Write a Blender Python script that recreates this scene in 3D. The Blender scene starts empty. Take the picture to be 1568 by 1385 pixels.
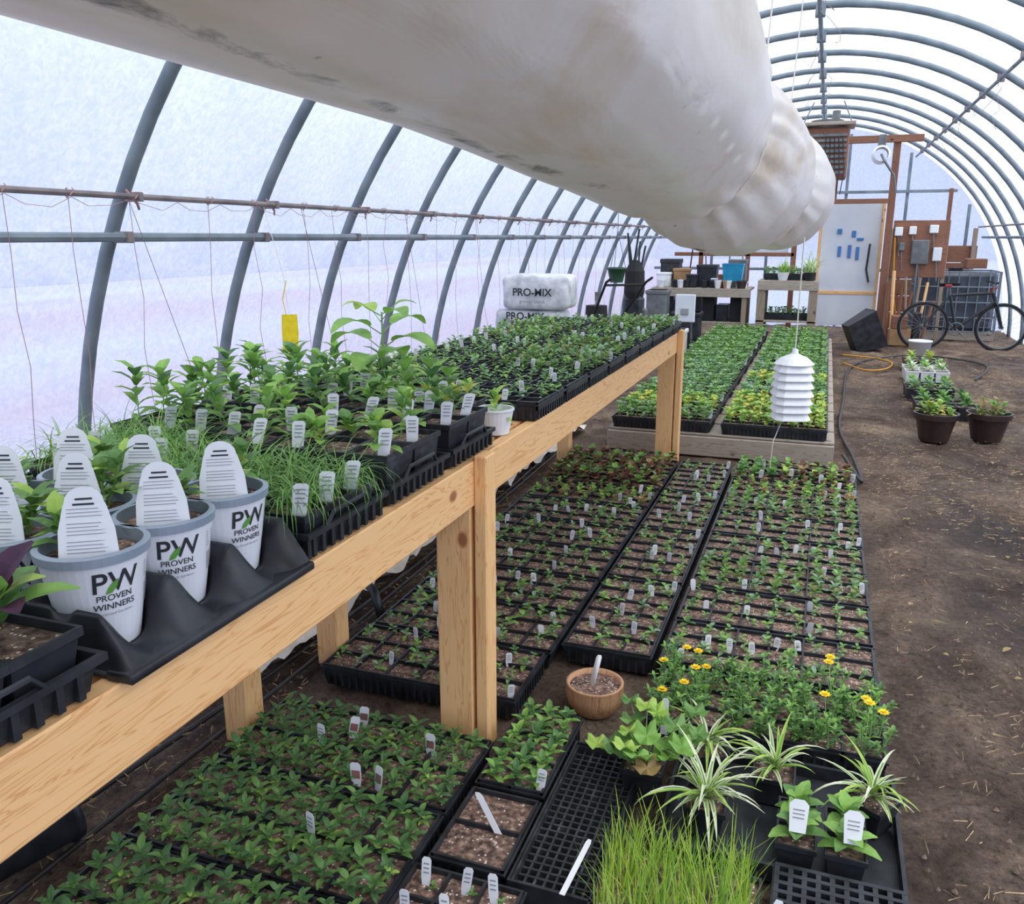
import bpy, math, random
from mathutils import Vector, Matrix, noise
R=random.Random(7)
pi=math.pi
# ------------------------------------------------------------------ materials
def s2l(c):
    return tuple((x/255/12.92 if x/255<=.04045 else ((x/255+.055)/1.055)**2.4) for x in c)+(1,)
def newmat(name):
    m=bpy.data.materials.new(name); m.use_nodes=True
    nt=m.node_tree; nt.nodes.clear()
    out=nt.nodes.new('ShaderNodeOutputMaterial')
    return m,nt,out
def N(nt,t,**k):
    n=nt.nodes.new(t)
    for a,b in k.items():
        if hasattr(n,a): setattr(n,a,b)
        else: n.inputs[a.replace('_',' ')].default_value=b
    return n
def ramp(nt,fac,stops):
    r=nt.nodes.new('ShaderNodeValToRGB')
    el=r.color_ramp.elements
    el[0].position=stops[0][0]; el[0].color=stops[0][1]
    el[1].position=stops[-1][0]; el[1].color=stops[-1][1]
    for p,c in stops[1:-1]:
        e=el.new(p); e.color=c
    nt.links.new(fac,r.inputs[0]); return r
def coords(nt,scale=(1,1,1),kind='Object'):
    tc=nt.nodes.new('ShaderNodeTexCoord'); mp=nt.nodes.new('ShaderNodeMapping')
    mp.inputs['Scale'].default_value=scale
    nt.links.new(tc.outputs[kind],mp.inputs[0]); return mp.outputs[0]
def simple(name,c1,c2=None,rough=.5,scale=8,bump=0,metal=0,stretch=(1,1,1),spec=.5,trans=0,detail=5,lo=.35,hi=.65,bscale=None):
    c2=c2 or c1
    m,nt,out=newmat(name)
    v=coords(nt,stretch)
    nz=N(nt,'ShaderNodeTexNoise',Scale=scale,Detail=detail); nt.links.new(v,nz.inputs['Vector'])
    r=ramp(nt,nz.outputs[0],[(lo,s2l(c1)),(hi,s2l(c2))])
    p=N(nt,'ShaderNodeBsdfPrincipled'); p.inputs['Roughness'].default_value=rough
    p.inputs['Metallic'].default_value=metal; p.inputs['Specular IOR Level'].default_value=spec
    nt.links.new(r.outputs[0],p.inputs['Base Color'])
    if bump:
        b=N(nt,'ShaderNodeBump'); b.inputs['Strength'].default_value=bump; b.inputs['Distance'].default_value=.01
        n2=N(nt,'ShaderNodeTexNoise',Scale=bscale or scale*3,Detail=6); nt.links.new(v,n2.inputs['Vector'])
        nt.links.new(n2.outputs[0],b.inputs['Height']); nt.links.new(b.outputs[0],p.inputs['Normal'])
    if trans:
        t=N(nt,'ShaderNodeBsdfTranslucent'); nt.links.new(r.outputs[0],t.inputs[0])
        mx=N(nt,'ShaderNodeMixShader'); mx.inputs[0].default_value=trans
        nt.links.new(p.outputs[0],mx.inputs[1]); nt.links.new(t.outputs[0],mx.inputs[2]); nt.links.new(mx.outputs[0],out.inputs[0])
    else: nt.links.new(p.outputs[0],out.inputs[0])
    return m
def wood(name,axis,ca=(240,192,134),cb=(220,158,98),cc=(164,100,58)):
    m,nt,out=newmat(name)
    st=[14,14,14]; st[axis]=.9
    v=coords(nt,tuple(st))
    nz=N(nt,'ShaderNodeTexNoise',Scale=1.6,Detail=4,Distortion=1.2); nt.links.new(v,nz.inputs['Vector'])
    mu=N(nt,'ShaderNodeMath',operation='MULTIPLY'); mu.inputs[1].default_value=9; nt.links.new(nz.outputs[0],mu.inputs[0])
    fr=N(nt,'ShaderNodeMath',operation='PINGPONG'); fr.inputs[1].default_value=.5; nt.links.new(mu.outputs[0],fr.inputs[0])
    r=ramp(nt,fr.outputs[0],[(0,s2l(ca)),(.35,s2l(ca)),(.5,s2l(cb))])
    # knots
    st2=[5,5,5]; st2[axis]=3.2
    v2=coords(nt,tuple(st2))
    vo=N(nt,'ShaderNodeTexVoronoi',Scale=1.0); nt.links.new(v2,vo.inputs['Vector'])
    r2=ramp(nt,vo.outputs['Distance'],[(0,(1,1,1,1)),(.07,(1,1,1,1)),(.11,(0,0,0,1))])
    mx=N(nt,'ShaderNodeMix',data_type='RGBA'); nt.links.new(r2.outputs[0],mx.inputs[0]); nt.links.new(r.outputs[0],mx.inputs[6]); mx.inputs[7].default_value=s2l(cc)
    p=N(nt,'ShaderNodeBsdfPrincipled'); p.inputs['Roughness'].default_value=.65
    nt.links.new(mx.outputs[2],p.inputs['Base Color'])
    b=N(nt,'ShaderNodeBump'); b.inputs['Strength'].default_value=.15; b.inputs['Distance'].default_value=.004
    nt.links.new(nz.outputs[0],b.inputs['Height']); nt.links.new(b.outputs[0],p.inputs['Normal'])
    nt.links.new(p.outputs[0],out.inputs[0]); return m
M={}
M['pineY']=wood('pine_lumber_long',1); M['pineZ']=wood('pine_lumber_upright',2); M['pineX']=wood('pine_lumber_cross',0)
M['oldX']=wood('weathered_wood_cross',0,(168,156,142),(128,114,100),(90,76,64))
M['oldZ']=wood('weathered_wood_upright',2,(152,136,118),(116,98,82),(80,66,54))
M['redwood']=wood('stained_red_wood',2,(132,88,68),(100,64,48),(60,34,24))
M['redwoodX']=wood('stained_red_wood_cross',0,(138,94,72),(106,68,50),(60,34,24))
M['black']=simple('black_plastic',(26,28,32),(48,51,56),rough=.42,scale=14,spec=.4)
M['blackdusty']=simple('dusty_black_plastic',(36,38,42),(80,81,86),rough=.6,scale=30,lo=.5,hi=.8)
M['steel']=simple('galvanised_steel',(104,116,126),(130,142,150),rough=.6,metal=.15,scale=5)
M['steeldark']=simple('dark_pipe',(104,98,104),(140,130,128),rough=.6,metal=.1,scale=7)
M['white']=simple('white_plastic',(236,238,240),(226,228,232),rough=.4)
M['pot']=simple('white_pot_plastic',(230,232,236),(220,223,230),rough=.35)
M['rim']=simple('blue_grey_rim',(150,162,174),(128,142,156),rough=.4)
M['ink']=simple('label_ink',(40,42,46),rough=.6)
M['inkgrey']=simple('label_grey_ink',(150,152,156),rough=.6)
M['inkgreen']=simple('label_green_ink',(90,150,60),rough=.6)
M['tagred']=simple('tag_print',(170,96,96),(120,110,100),rough=.5,scale=60)
M['yellow']=simple('yellow_card',(240,220,40),(226,200,24),rough=.5,scale=40)
M['string']=simple('red_twine',(176,138,136),(160,124,128),rough=.9)
M['wstring']=simple('white_cord',(215,210,200),rough=.9)
M['terracotta']=wood('bark_basket',2,(190,146,108),(150,108,76),(110,70,44))
M['brownpot']=simple('brown_pot_plastic',(44,32,30),(60,44,40),rough=.4)
M['hose']=simple('black_hose',(34,34,36),(56,56,56),rough=.5)
M['orange']=simple('orange_cord',(200,140,40),rough=.6)
M['blue']=simple('blue_plastic',(40,150,190),(30,130,175),rough=.4)
M['bluestrip']=simple('blue_tools',(70,120,186),rough=.5)
M['cardboard']=simple('cardboard',(176,138,100),(150,116,84),rough=.8)
M['greymetal']=simple('painted_metal_grey',(120,124,126),(96,98,100),rough=.5,metal=.2)
M['green pl']=simple('green_plastic',(50,84,64),rough=.5)
M['redpl']=simple('red_paint',(150,40,34),rough=.4)
M['rubber']=simple('rubber',(26,26,28),rough=.8)
M['whiteboard']=simple('painted_white_board',(222,226,232),(206,212,222),rough=.6,scale=2)
M['bag']=simple('soil_bag_plastic',(222,224,228),(160,164,172),rough=.35,scale=9,bump=.6,bscale=14,lo=.4,hi=.7)
M['water']=simple('tank_dark',(48,54,64),(70,78,90),rough=.3)
M['cloth']=simple('crumpled_white_sheet',(230,224,214),(194,184,170),rough=.6,scale=7,bump=1,bscale=18)
def leafm(n,a,b,tr=.3,sc=20): 
    M[n]=simple('leaf_'+n,a,b,rough=.45,scale=sc,trans=tr,spec=.35,lo=.3,hi=.7)
leafm('g1',(128,168,92),(88,130,66)); leafm('g2',(154,196,98),(112,160,72)); leafm('g3',(104,146,88),(70,110,64))
leafm('lime',(192,216,112),(150,190,80)); leafm('grass',(200,218,90),(154,192,64)); leafm('chive',(140,180,96),(100,146,76))
leafm('red',(130,76,70),(92,56,54)); leafm('purple',(90,48,80),(60,34,58)); leafm('pale',(226,232,188),(236,240,212)); leafm('blueg',(160,190,156),(124,160,122))
leafm('yel',(222,208,96),(196,186,84)); leafm('brownl',(186,160,104),(146,120,78)); leafm('olive',(150,156,96),(118,126,74))
M['flower']=simple('yellow_petals',(255,226,30),(252,204,16),rough=.5,trans=.2)
M['pink']=simple('pink_petals',(240,140,140),(228,110,124),rough=.5,trans=.2)
M['stem']=simple('plant_stem',(140,172,104),(110,146,84),rough=.5)
def soilmat():
    m,nt,out=newmat('potting_soil'); v=coords(nt)
    nz=N(nt,'ShaderNodeTexNoise',Scale=60,Detail=6); nt.links.new(v,nz.inputs['Vector'])
    r=ramp(nt,nz.outputs[0],[(.35,s2l((60,46,41))),(.55,s2l((124,99,86))),(.7,s2l((172,143,125)))])
    vo=N(nt,'ShaderNodeTexVoronoi',Scale=120); nt.links.new(v,vo.inputs['Vector'])
    sep=N(nt,'ShaderNodeSeparateColor'); nt.links.new(vo.outputs['Color'],sep.inputs[0])
    g=N(nt,'ShaderNodeMath',operation='GREATER_THAN'); g.inputs[1].default_value=.84; nt.links.new(sep.outputs[0],g.inputs[0])
    l=N(nt,'ShaderNodeMath',operation='LESS_THAN'); l.inputs[1].default_value=.35; nt.links.new(vo.outputs['Distance'],l.inputs[0])
    mu=N(nt,'ShaderNodeMath',operation='MULTIPLY'); nt.links.new(g.outputs[0],mu.inputs[0]); nt.links.new(l.outputs[0],mu.inputs[1])
    mx=N(nt,'ShaderNodeMix',data_type='RGBA'); nt.links.new(mu.outputs[0],mx.inputs[0]); nt.links.new(r.outputs[0],mx.inputs[6]); mx.inputs[7].default_value=s2l((222,208,196))
    p=N(nt,'ShaderNodeBsdfPrincipled'); p.inputs['Roughness'].default_value=.9
    nt.links.new(mx.outputs[2],p.inputs['Base Color'])
    b=N(nt,'ShaderNodeBump'); b.inputs['Strength'].default_value=.8; b.inputs['Distance'].default_value=.01
    nt.links.new(nz.outputs[0],b.inputs['Height']); nt.links.new(b.outputs[0],p.inputs['Normal'])
    nt.links.new(p.outputs[0],out.inputs[0]); return m
M['soil']=soilmat()
def dirtmat():
    m,nt,out=newmat('greenhouse_dirt'); v=coords(nt)
    a=N(nt,'ShaderNodeTexNoise',Scale=1.5,Detail=12,Roughness=.76,Distortion=.5); nt.links.new(v,a.inputs['Vector'])
    r=ramp(nt,a.outputs[0],[(.36,s2l((98,80,70))),(.46,s2l((138,116,102))),(.54,s2l((168,146,128))),(.64,s2l((200,178,150)))])
    b=N(nt,'ShaderNodeTexNoise',Scale=40,Detail=10,Roughness=.85); nt.links.new(v,b.inputs['Vector'])
    r2=ramp(nt,b.outputs[0],[(.37,(.2,.18,.17,1)),(.46,(.76,.74,.72,1)),(.56,(1.02,1.0,.98,1)),(.65,(1.7,1.55,1.3,1))])
    mx=N(nt,'ShaderNodeMix',data_type='RGBA',blend_type='MULTIPLY'); mx.inputs[0].default_value=1
    nt.links.new(r.outputs[0],mx.inputs[6]); nt.links.new(r2.outputs[0],mx.inputs[7])
    c=N(nt,'ShaderNodeTexNoise',Scale=1.0,Detail=6,Roughness=.6); v5=coords(nt,(1.6,.6,1)); nt.links.new(v5,c.inputs['Vector'])
    wet=ramp(nt,c.outputs[0],[(.47,(0,0,0,1)),(.6,(1,1,1,1))])
    dk=N(nt,'ShaderNodeMix',data_type='RGBA',blend_type='MULTIPLY'); nt.links.new(wet.outputs[0],dk.inputs[0]); nt.links.new(mx.outputs[2],dk.inputs[6]); dk.inputs[7].default_value=(.52,.48,.46,1)
    ro=N(nt,'ShaderNodeMapRange'); ro.inputs[3].default_value=.9; ro.inputs[4].default_value=.42; nt.links.new(wet.outputs[0],ro.inputs[0])
    p=N(nt,'ShaderNodeBsdfPrincipled'); p.inputs['Specular IOR Level'].default_value=.3
    nt.links.new(ro.outputs[0],p.inputs['Roughness'])
    nt.links.new(dk.outputs[2],p.inputs['Base Color'])
    bu=N(nt,'ShaderNodeBump'); bu.inputs['Strength'].default_value=1; bu.inputs['Distance'].default_value=.06
    nt.links.new(b.outputs[0],bu.inputs['Height']); nt.links.new(bu.outputs[0],p.inputs['Normal'])
    nt.links.new(p.outputs[0],out.inputs[0]); return m
M['dirt']=dirtmat()
def filmmat():
    m,nt,out=newmat('polyethylene_film'); v=coords(nt)
    a=N(nt,'ShaderNodeTexNoise',Scale=30,Detail=5,Distortion=1.0); nt.links.new(v,a.inputs['Vector'])
    c=N(nt,'ShaderNodeTexNoise',Scale=1.4,Detail=6,Distortion=1.2,Roughness=.6); nt.links.new(v,c.inputs['Vector'])
    r=ramp(nt,a.outputs[0],[(.35,(.68,.77,.94,1)),(.65,(.88,.93,1,1))])
    f=ramp(nt,c.outputs[0],[(.3,(.28,.28,.28,1)),(.7,(.55,.55,.55,1))])
    t=N(nt,'ShaderNodeBsdfTranslucent'); nt.links.new(r.outputs[0],t.inputs[0])
    tr=N(nt,'ShaderNodeBsdfTransparent'); tr.inputs[0].default_value=(.95,.97,1,1)
    mx=N(nt,'ShaderNodeMixShader'); nt.links.new(f.outputs[0],mx.inputs[0])
    nt.links.new(t.outputs[0],mx.inputs[1]); nt.links.new(tr.outputs[0],mx.inputs[2]); nt.links.new(mx.outputs[0],out.inputs[0]); return m
M['film']=filmmat()
def ductmat():
    m,nt,out=newmat('white_poly_duct'); v=coords(nt,(1,.3,1))
    a=N(nt,'ShaderNodeTexNoise',Scale=3.0,Detail=8,Roughness=.6,Distortion=.7); nt.links.new(v,a.inputs['Vector'])
    r=ramp(nt,a.outputs[0],[(.28,s2l((206,194,178))),(.42,s2l((220,214,207))),(.54,s2l((224,221,218))),(.66,s2l((210,197,180))),(.78,s2l((188,168,144)))])
    at=N(nt,'ShaderNodeAttribute',attribute_name='mould')
    v2=coords(nt,(1,.55,1)); b=N(nt,'ShaderNodeTexNoise',Scale=8,Detail=7,Roughness=.7,Distortion=.5); nt.links.new(v2,b.inputs['Vector'])
    ad=N(nt,'ShaderNodeMath',operation='MULTIPLY'); nt.links.new(at.outputs['Fac'],ad.inputs[0]); nt.links.new(b.outputs[0],ad.inputs[1])
    r2=ramp(nt,ad.outputs[0],[(.42,(0,0,0,1)),(.49,(.4,.4,.4,1)),(.57,(.95,.95,.95,1))])
    vo=N(nt,'ShaderNodeTexVoronoi',Scale=9); v3=coords(nt); nt.links.new(v3,vo.inputs['Vector'])
    r3=ramp(nt,vo.outputs['Distance'],[(.03,(.5,.5,.5,1)),(.06,(0,0,0,1))])
    mm=N(nt,'ShaderNodeMath',operation='MAXIMUM'); nt.links.new(r2.outputs[0],mm.inputs[0]); nt.links.new(r3.outputs[0],mm.inputs[1])
    mx=N(nt,'ShaderNodeMix',data_type='RGBA'); nt.links.new(mm.outputs[0],mx.inputs[0]); nt.links.new(r.outputs[0],mx.inputs[6]); mx.inputs[7].default_value=s2l((74,71,74))
    vt=N(nt,'ShaderNodeAttribute',attribute_name='vent_highlight')
    m2=N(nt,'ShaderNodeMix',data_type='RGBA'); nt.links.new(vt.outputs['Fac'],m2.inputs[0]); nt.links.new(mx.outputs[2],m2.inputs[6]); m2.inputs[7].default_value=(.98,.98,.98,1)  # bright look of the vent ovals painted in as near-white colour
    p=N(nt,'ShaderNodeBsdfPrincipled'); p.inputs['Roughness'].default_value=.3; p.inputs['Specular IOR Level'].default_value=.6
    nt.links.new(m2.outputs[2],p.inputs['Base Color'])
    bu=N(nt,'ShaderNodeBump'); bu.inputs['Strength'].default_value=.35; bu.inputs['Distance'].default_value=.02
    v4=coords(nt,(1,.35,1)); n4=N(nt,'ShaderNodeTexNoise',Scale=6,Detail=4,Distortion=.8); nt.links.new(v4,n4.inputs['Vector'])
    nt.links.new(n4.outputs[0],bu.inputs['Height']); nt.links.new(bu.outputs[0],p.inputs['Normal'])
    t=N(nt,'ShaderNodeBsdfTranslucent'); nt.links.new(m2.outputs[2],t.inputs[0])
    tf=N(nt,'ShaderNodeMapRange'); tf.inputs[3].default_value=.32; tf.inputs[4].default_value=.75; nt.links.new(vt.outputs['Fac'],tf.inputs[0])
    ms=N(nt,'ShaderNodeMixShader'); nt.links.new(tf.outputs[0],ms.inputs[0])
    nt.links.new(p.outputs[0],ms.inputs[1]); nt.links.new(t.outputs[0],ms.inputs[2]); nt.links.new(ms.outputs[0],out.inputs[0]); return m
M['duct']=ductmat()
# ------------------------------------------------------------------ mesh builder
class MB:
    def __init__(s): s.v=[];s.f=[];s.m=[];s.sl=[]
    def mi(s,k):
        if k not in s.sl: s.sl.append(k)
        return s.sl.index(k)
    def add(s,vs,fs,mat):
        o=len(s.v); i=s.mi(mat); s.v.extend([tuple(p) for p in vs])
        for f in fs: s.f.append(tuple(a+o for a in f)); s.m.append(i)
    def box(s,a,b,mat,T=None):
        x0,y0,z0=a;x1,y1,z1=b
        vs=[Vector(p) for p in [(x0,y0,z0),(x1,y0,z0),(x1,y1,z0),(x0,y1,z0),(x0,y0,z1),(x1,y0,z1),(x1,y1,z1),(x0,y1,z1)]]
        if T: vs=[T@p for p in vs]
        s.add(vs,[(0,3,2,1),(4,5,6,7),(0,1,5,4),(1,2,6,5),(2,3,7,6),(3,0,4,7)],mat)
    def bbox(s,a,b,mat,bv=.004,T=None):
        x0,y0,z0=a;x1,y1,z1=b; c=min(bv,(x1-x0)/3,(y1-y0)/3,(z1-z0)/3)
        def ring(z,i):
            return [(x0+i,y0+c,z),(x0+c,y0+i,z),(x1-c,y0+i,z),(x1-i,y0+c,z),(x1-i,y1-c,z),(x1-c,y1-i,z),(x0+c,y1-i,z),(x0+i,y1-c,z)]
        vs=ring(z0,c*.7)+ring(z0+c,0)+ring(z1-c,0)+ring(z1,c*.7)
        vs=[Vector(p) for p in vs]
        if T: vs=[T@p for p in vs]
        fs=[tuple(range(7,-1,-1)),tuple(range(24,32))]
        for k in range(3):
            for i in range(8):
                j=(i+1)%8; fs.append((k*8+i,k*8+j,k*8+8+j,k*8+8+i))
        s.add(vs,fs,mat)
    def tube(s,pts,r,mat,n=6,closed=False,cap=True):
        pts=[Vector(p) for p in pts]; L=len(pts)
        rr=r if isinstance(r,(list,tuple)) else [r]*L
        vs=[];prev=None
        for i,p in enumerate(pts):
            if closed: t=(pts[(i+1)%L]-pts[i-1])
            else: t=(pts[min(i+1,L-1)]-pts[max(i-1,0)])
            if t.length<1e-9: t=Vector((0,0,1))
            t.normalize()
            if prev is None:
                u=Vector((0,0,1)) if abs(t.z)<.9 else Vector((1,0,0))
            else: u=prev
            u=(u-t*u.dot(t)); 
            if u.length<1e-6: u=t.orthogonal()
            u.normalize(); prev=u; w=t.cross(u)
            for k in range(n):
                a=2*pi*k/n; vs.append(p+(u*math.cos(a)+w*math.sin(a))*rr[i])
        fs=[]
        for i in range(L if closed else L-1):
            j=(i+1)%L
            for k in range(n):
                l=(k+1)%n; fs.append((i*n+k,i*n+l,j*n+l,j*n+k))
        if not closed and cap: fs.append(tuple(range(n-1,-1,-1))); fs.append(tuple(range((L-1)*n,L*n)))
        s.add(vs,fs,mat)
    def lathe(s,prof,mat,c=(0,0,0),n=24,cap=False,T=None):
        vs=[]
        for r,z in prof:
            for k in range(n):
                a=2*pi*k/n; p=Vector((c[0]+r*math.cos(a),c[1]+r*math.sin(a),c[2]+z)); vs.append(T@p if T else p)
        fs=[]
        for i in range(len(prof)-1):
            for k in range(n):
                l=(k+1)%n; fs.append((i*n+k,i*n+l,(i+1)*n+l,(i+1)*n+k))
        if cap: fs.append(tuple(range((len(prof)-1)*n,len(prof)*n)))
        s.add(vs,fs,mat)
    def sqpot(s,cx,cy,z,w0,w1,h,mat,soil='soil',th=.004,d0=None,d1=None):
        d0=d0 or w0; d1=d1 or w1
        def rg(w,d,zz): return [(cx-w/2,cy-d/2,zz),(cx+w/2,cy-d/2,zz),(cx+w/2,cy+d/2,zz),(cx-w/2,cy+d/2,zz)]
        vs=rg(w0,d0,z)+rg(w1-.006,d1-.006,z+h-.014)+rg(w1+.004,d1+.004,z+h-.014)+rg(w1+.004,d1+.004,z+h)+rg(w1-th*2,d1-th*2,z+h)+rg(w1-th*2-.004,d1-th*2-.004,z+h-.02)
        fs=[(3,2,1,0)]
        for k in range(5):
            for i in range(4):
                j=(i+1)%4; fs.append((k*4+i,k*4+j,k*4+4+j,k*4+4+i))
        s.add(vs,fs,mat)
        if soil: s.add(rg(w1-th*2-.003,d1-th*2-.003,z+h-.014),[(0,1,2,3)],soil)
    def leaf(s,p,az,el,L,W,mat,droop=.8,segs=3,fold=.25,shape=0,tw=0):
        p=Vector(p); ca,sa=math.cos(az),math.sin(az); side=Vector((-sa,ca,tw)).normalized()
        vs=[];cur=p.copy();e=el
        for i in range(segs+1):
            t=i/segs
            if shape==0: w=math.sin(pi*min(.97,(.06+.94*t)))**.8*(1-.2*t)
            elif shape==1: w=math.sin(pi*min(.98,.12+.86*t))**.55
            else: w=(1-t**2.2)*(.6+.4*min(1,t*4))
            w=max(w,.03)*W/2
            nrm=Vector((-math.sin(e)*ca,-math.sin(e)*sa,math.cos(e)))
            vs+= [cur+side*w+nrm*fold*w, cur, cur-side*w+nrm*fold*w]
            cur=cur+Vector((math.cos(e)*ca,math.cos(e)*sa,math.sin(e)))*(L/segs)
            e-=droop/segs
        fs=[]
        for i in range(segs):
            a=i*3; fs+=[(a,a+3,a+4,a+1),(a+1,a+4,a+5,a+2)]
        s.add(vs,fs,mat); return cur
    def plate(s,outline,o,rt,up,th,mat):
        o=Vector(o);rt=Vector(rt).normalized();up=Vector(up).normalized();nn=rt.cross(up); n=len(outline)
        f=[o+rt*x+up*y+nn*th/2 for x,y in outline]; b=[o+rt*x+up*y-nn*th/2 for x,y in outline]
        fs=[tuple(range(n)),tuple(range(2*n-1,n-1,-1))]+[(i,n+i,n+(i+1)%n,(i+1)%n) for i in range(n)]
        s.add(f+b,fs,mat)
    def mesh(s,name,smooth=False):
        me=bpy.data.meshes.new(name); me.from_pydata(s.v,[],s.f)
        for k in s.sl: me.materials.append(M[k])
        me.polygons.foreach_set('material_index',s.m)
        if smooth: me.polygons.foreach_set('use_smooth',[True]*len(s.f))
        me.update(); return me
    def obj(s,name,loc=(0,0,0),rz=0,smooth=False):
        return place(name,s.mesh(name,smooth),loc,rz)
def place(name,me,loc=(0,0,0),rz=0):
    o=bpy.data.objects.new(name,me); o.location=loc; o.rotation_euler=(0,0,rz); bpy.context.scene.collection.objects.link(o); return o
def textgeo(body,size,off=0):
    cu=bpy.data.curves.new('t','FONT'); cu.body=body; cu.size=size; cu.align_x='CENTER'; cu.offset=off
    ob=bpy.data.objects.new('t',cu); bpy.context.scene.collection.objects.link(ob)
    dg=bpy.context.evaluated_depsgraph_get(); dg.update()
    me=bpy.data.meshes.new_from_object(ob.evaluated_get(dg))
    v=[(a.co.x,a.co.y) for a in me.vertices]; f=[tuple(p.vertices) for p in me.polygons]
    bpy.data.objects.remove(ob); bpy.data.meshes.remove(me); bpy.data.curves.remove(cu)
    return v,f
# ------------------------------------------------------------------ greenhouse shell
XC,A,H=-.22,3.15,3.45; Y0,Y1=-2.0,17.0
def arch(th,off=0): return (XC+(A+off)*math.cos(th),(H+off)*math.sin(th))
def shell(name,t0,t1,n):
    mb=MB(); off=.04; vs=[];ys=[Y0+i*(Y1-Y0)/19 for i in range(20)]
    for y in ys:
        for i in range(n+1):
            x,z=arch(t0+(t1-t0)*i/n,off); vs.append((x,y,z))
    fs=[]
    for j in range(19):
        for i in range(n):
            a=j*(n+1)+i; fs.append((a,a+1,a+n+2,a+n+1))
    mb.add(vs,fs,'film'); return mb.obj(name,smooth=True)
shell('wall_right',0,.55,10); shell('ceiling',.55,pi-.55,36); shell('wall_left',pi-.55,pi,10)
for nm,y in (('wall_back',Y1),('wall_front',Y0)):
    mb=MB(); vs=[(*((arch(pi*i/40,.04)[0],y)),arch(pi*i/40,.04)[1]) for i in range(41)]
    mb.add(vs,[tuple(range(41))],'film'); mb.obj(nm)
mb=MB()
mb.tube([(arch(pi*i/48)[0],0,arch(pi*i/48)[1]) for i in range(49)],.030,'steel',n=8); hoop=mb.mesh('greenhouse_hoop',True)
for k in range(-4,14): place('greenhouse_hoop',hoop,(0,3.06+k,0))
mb=MB()
def purlin(x,z,r,m='steeldark'): mb.tube([(x,Y0+.1,z),(x,Y1-.1,z)],r,m,n=8)
purlin(-2.83,1.77,.013); purlin(-2.92,1.60,.02,'steel'); purlin(XC,3.38,.02,'steel'); purlin(1.30,2.95,.016,'steel'); purlin(-1.74,2.95,.016,'steel'); purlin(2.48,1.60,.02,'steel'); purlin(2.40,1.77,.013)
for k in range(-4,14):
    y=3.06+k
    mb.bbox((-2.98,y-.018,1.575),(-2.89,y+.018,1.625),'steeldark'); mb.bbox((-2.90,y-.012,1.75),(-2.81,y+.012,1.79),'steeldark')
    mb.tube([(-2.87,y-.03,1.80),(-2.84,y,1.74),(-2.87,y+.04,1.72)],.006,'string',n=4)
    mb.bbox((XC-.04,y-.04,3.36),(XC+.04,y+.04,3.46),'steel'); mb.bbox((1.28,y-.02,2.93),(1.34,y+.02,3.0),'steeldark')
mb.obj('purlin_pipes',smooth=False)
mb=MB()
y=1.2
while y<13:
    j=R.uniform(-.03,.03)
    pts=[(-2.83+R.uniform(-.02,.02),y+j+R.uniform(-.015,.015),1.76-1.7*i/8) for i in range(9)]
    mb.tube(pts,.0016,'string',n=3)
    mb.tube([(-2.83+.03*math.sin(a*1.0),y+j+.02*math.cos(a*1.3),1.77+.02*math.cos(a)) for a in range(8)],.0025,'string',n=3)
    y+=R.choice([.28,.34,.5])
for k in range(6):
    y=3+k*1.3; mb.tube([(-2.83,y,1.76),(-2.9,y+.4,.9),(-2.9,y+.9,.1)],.0016,'string',n=3)
for k in range(40):
    y=1.2+k*.3; mb.tube([(-2.83,y,1.755),(-2.83,y+.08,1.74-R.uniform(0,.02)),(-2.83,y+.2,1.73-R.uniform(0,.02)),(-2.83,y+.3,1.755)],.0015,'string',n=3)
mb.obj('trellis_strings')
mb=MB()
for k in range(9):
    y=5.5+k*.95
    for x in (1.28,XC):
        z=2.93 if x>0 else 3.36
        q=R.uniform(-.2,.2)
        pts=[(x+q*i/6+.05*math.sin(i*1.4+k),y+.1*i/6,z-R.uniform(.25,.4)*i/6) for i in range(7)]
        mb.tube(pts,.003,'steeldark',n=3)
mb.obj('roof_tie_wires')
# floor
mb=MB(); nx,ny=130,390; vs=[]
for j in range(ny+1):
    for i in range(nx+1):
        x=XC-A-.05+(2*A+.1)*i/nx; y=Y0+(Y1-Y0)*j/ny
        z=.0+.022*noise.noise(Vector((x*1.6,y*1.6,0)))+.024*noise.noise(Vector((x*5,y*5,3)))+.016*noise.noise(Vector((x*13,y*13,7)))
        if x<.45 and y<6.4: z=min(z,0)
        vs.append((x,y,z-.008))
fs=[(j*(nx+1)+i,j*(nx+1)+i+1,(j+1)*(nx+1)+i+1,(j+1)*(nx+1)+i) for j in range(ny) for i in range(nx)]
mb.add(vs,fs,'dirt'); mb.obj('floor',smooth=True)
M['straw']=simple('straw',(210,186,140),(150,122,92),rough=.8,scale=30)
mb=MB()
for k in range(15000):
    if R.random()<.82: x=R.uniform(.38,2.7); y=1.5+R.random()**1.4*11.5
    else: x=R.uniform(-2.9,-1.66); y=R.uniform(.8,6)
    if x>0 and noise.noise(Vector((x*1.1,y*.6,8)))<-.02 and R.random()<.8: continue
    a=R.uniform(0,pi); l=R.uniform(.005,.03); z=.016; w=R.uniform(.0008,.0018)
    c,sn=math.cos(a)*l,math.sin(a)*l
    mb.add([(x-c,y-sn,z),(x+c,y+sn,z+R.uniform(-.004,.010)),(x+c-sn/l*w,y+sn+c/l*w,z+.001),(x-c-sn/l*w,y-sn+c/l*w,z+.001)],[(0,1,2,3)],'straw')
for k in range(110):
    x=R.uniform(.45,2.4); y=R.uniform(2,11); mb.leaf((x,y,.012),R.uniform(0,6),.3,R.uniform(.02,.05),.025,'brownl',droop=.6)
mb.obj('straw_litter')
M['pebble']=simple('dirt_clods',(92,76,66),(136,116,100),rough=.95,scale=30)
mb=MB()
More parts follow.
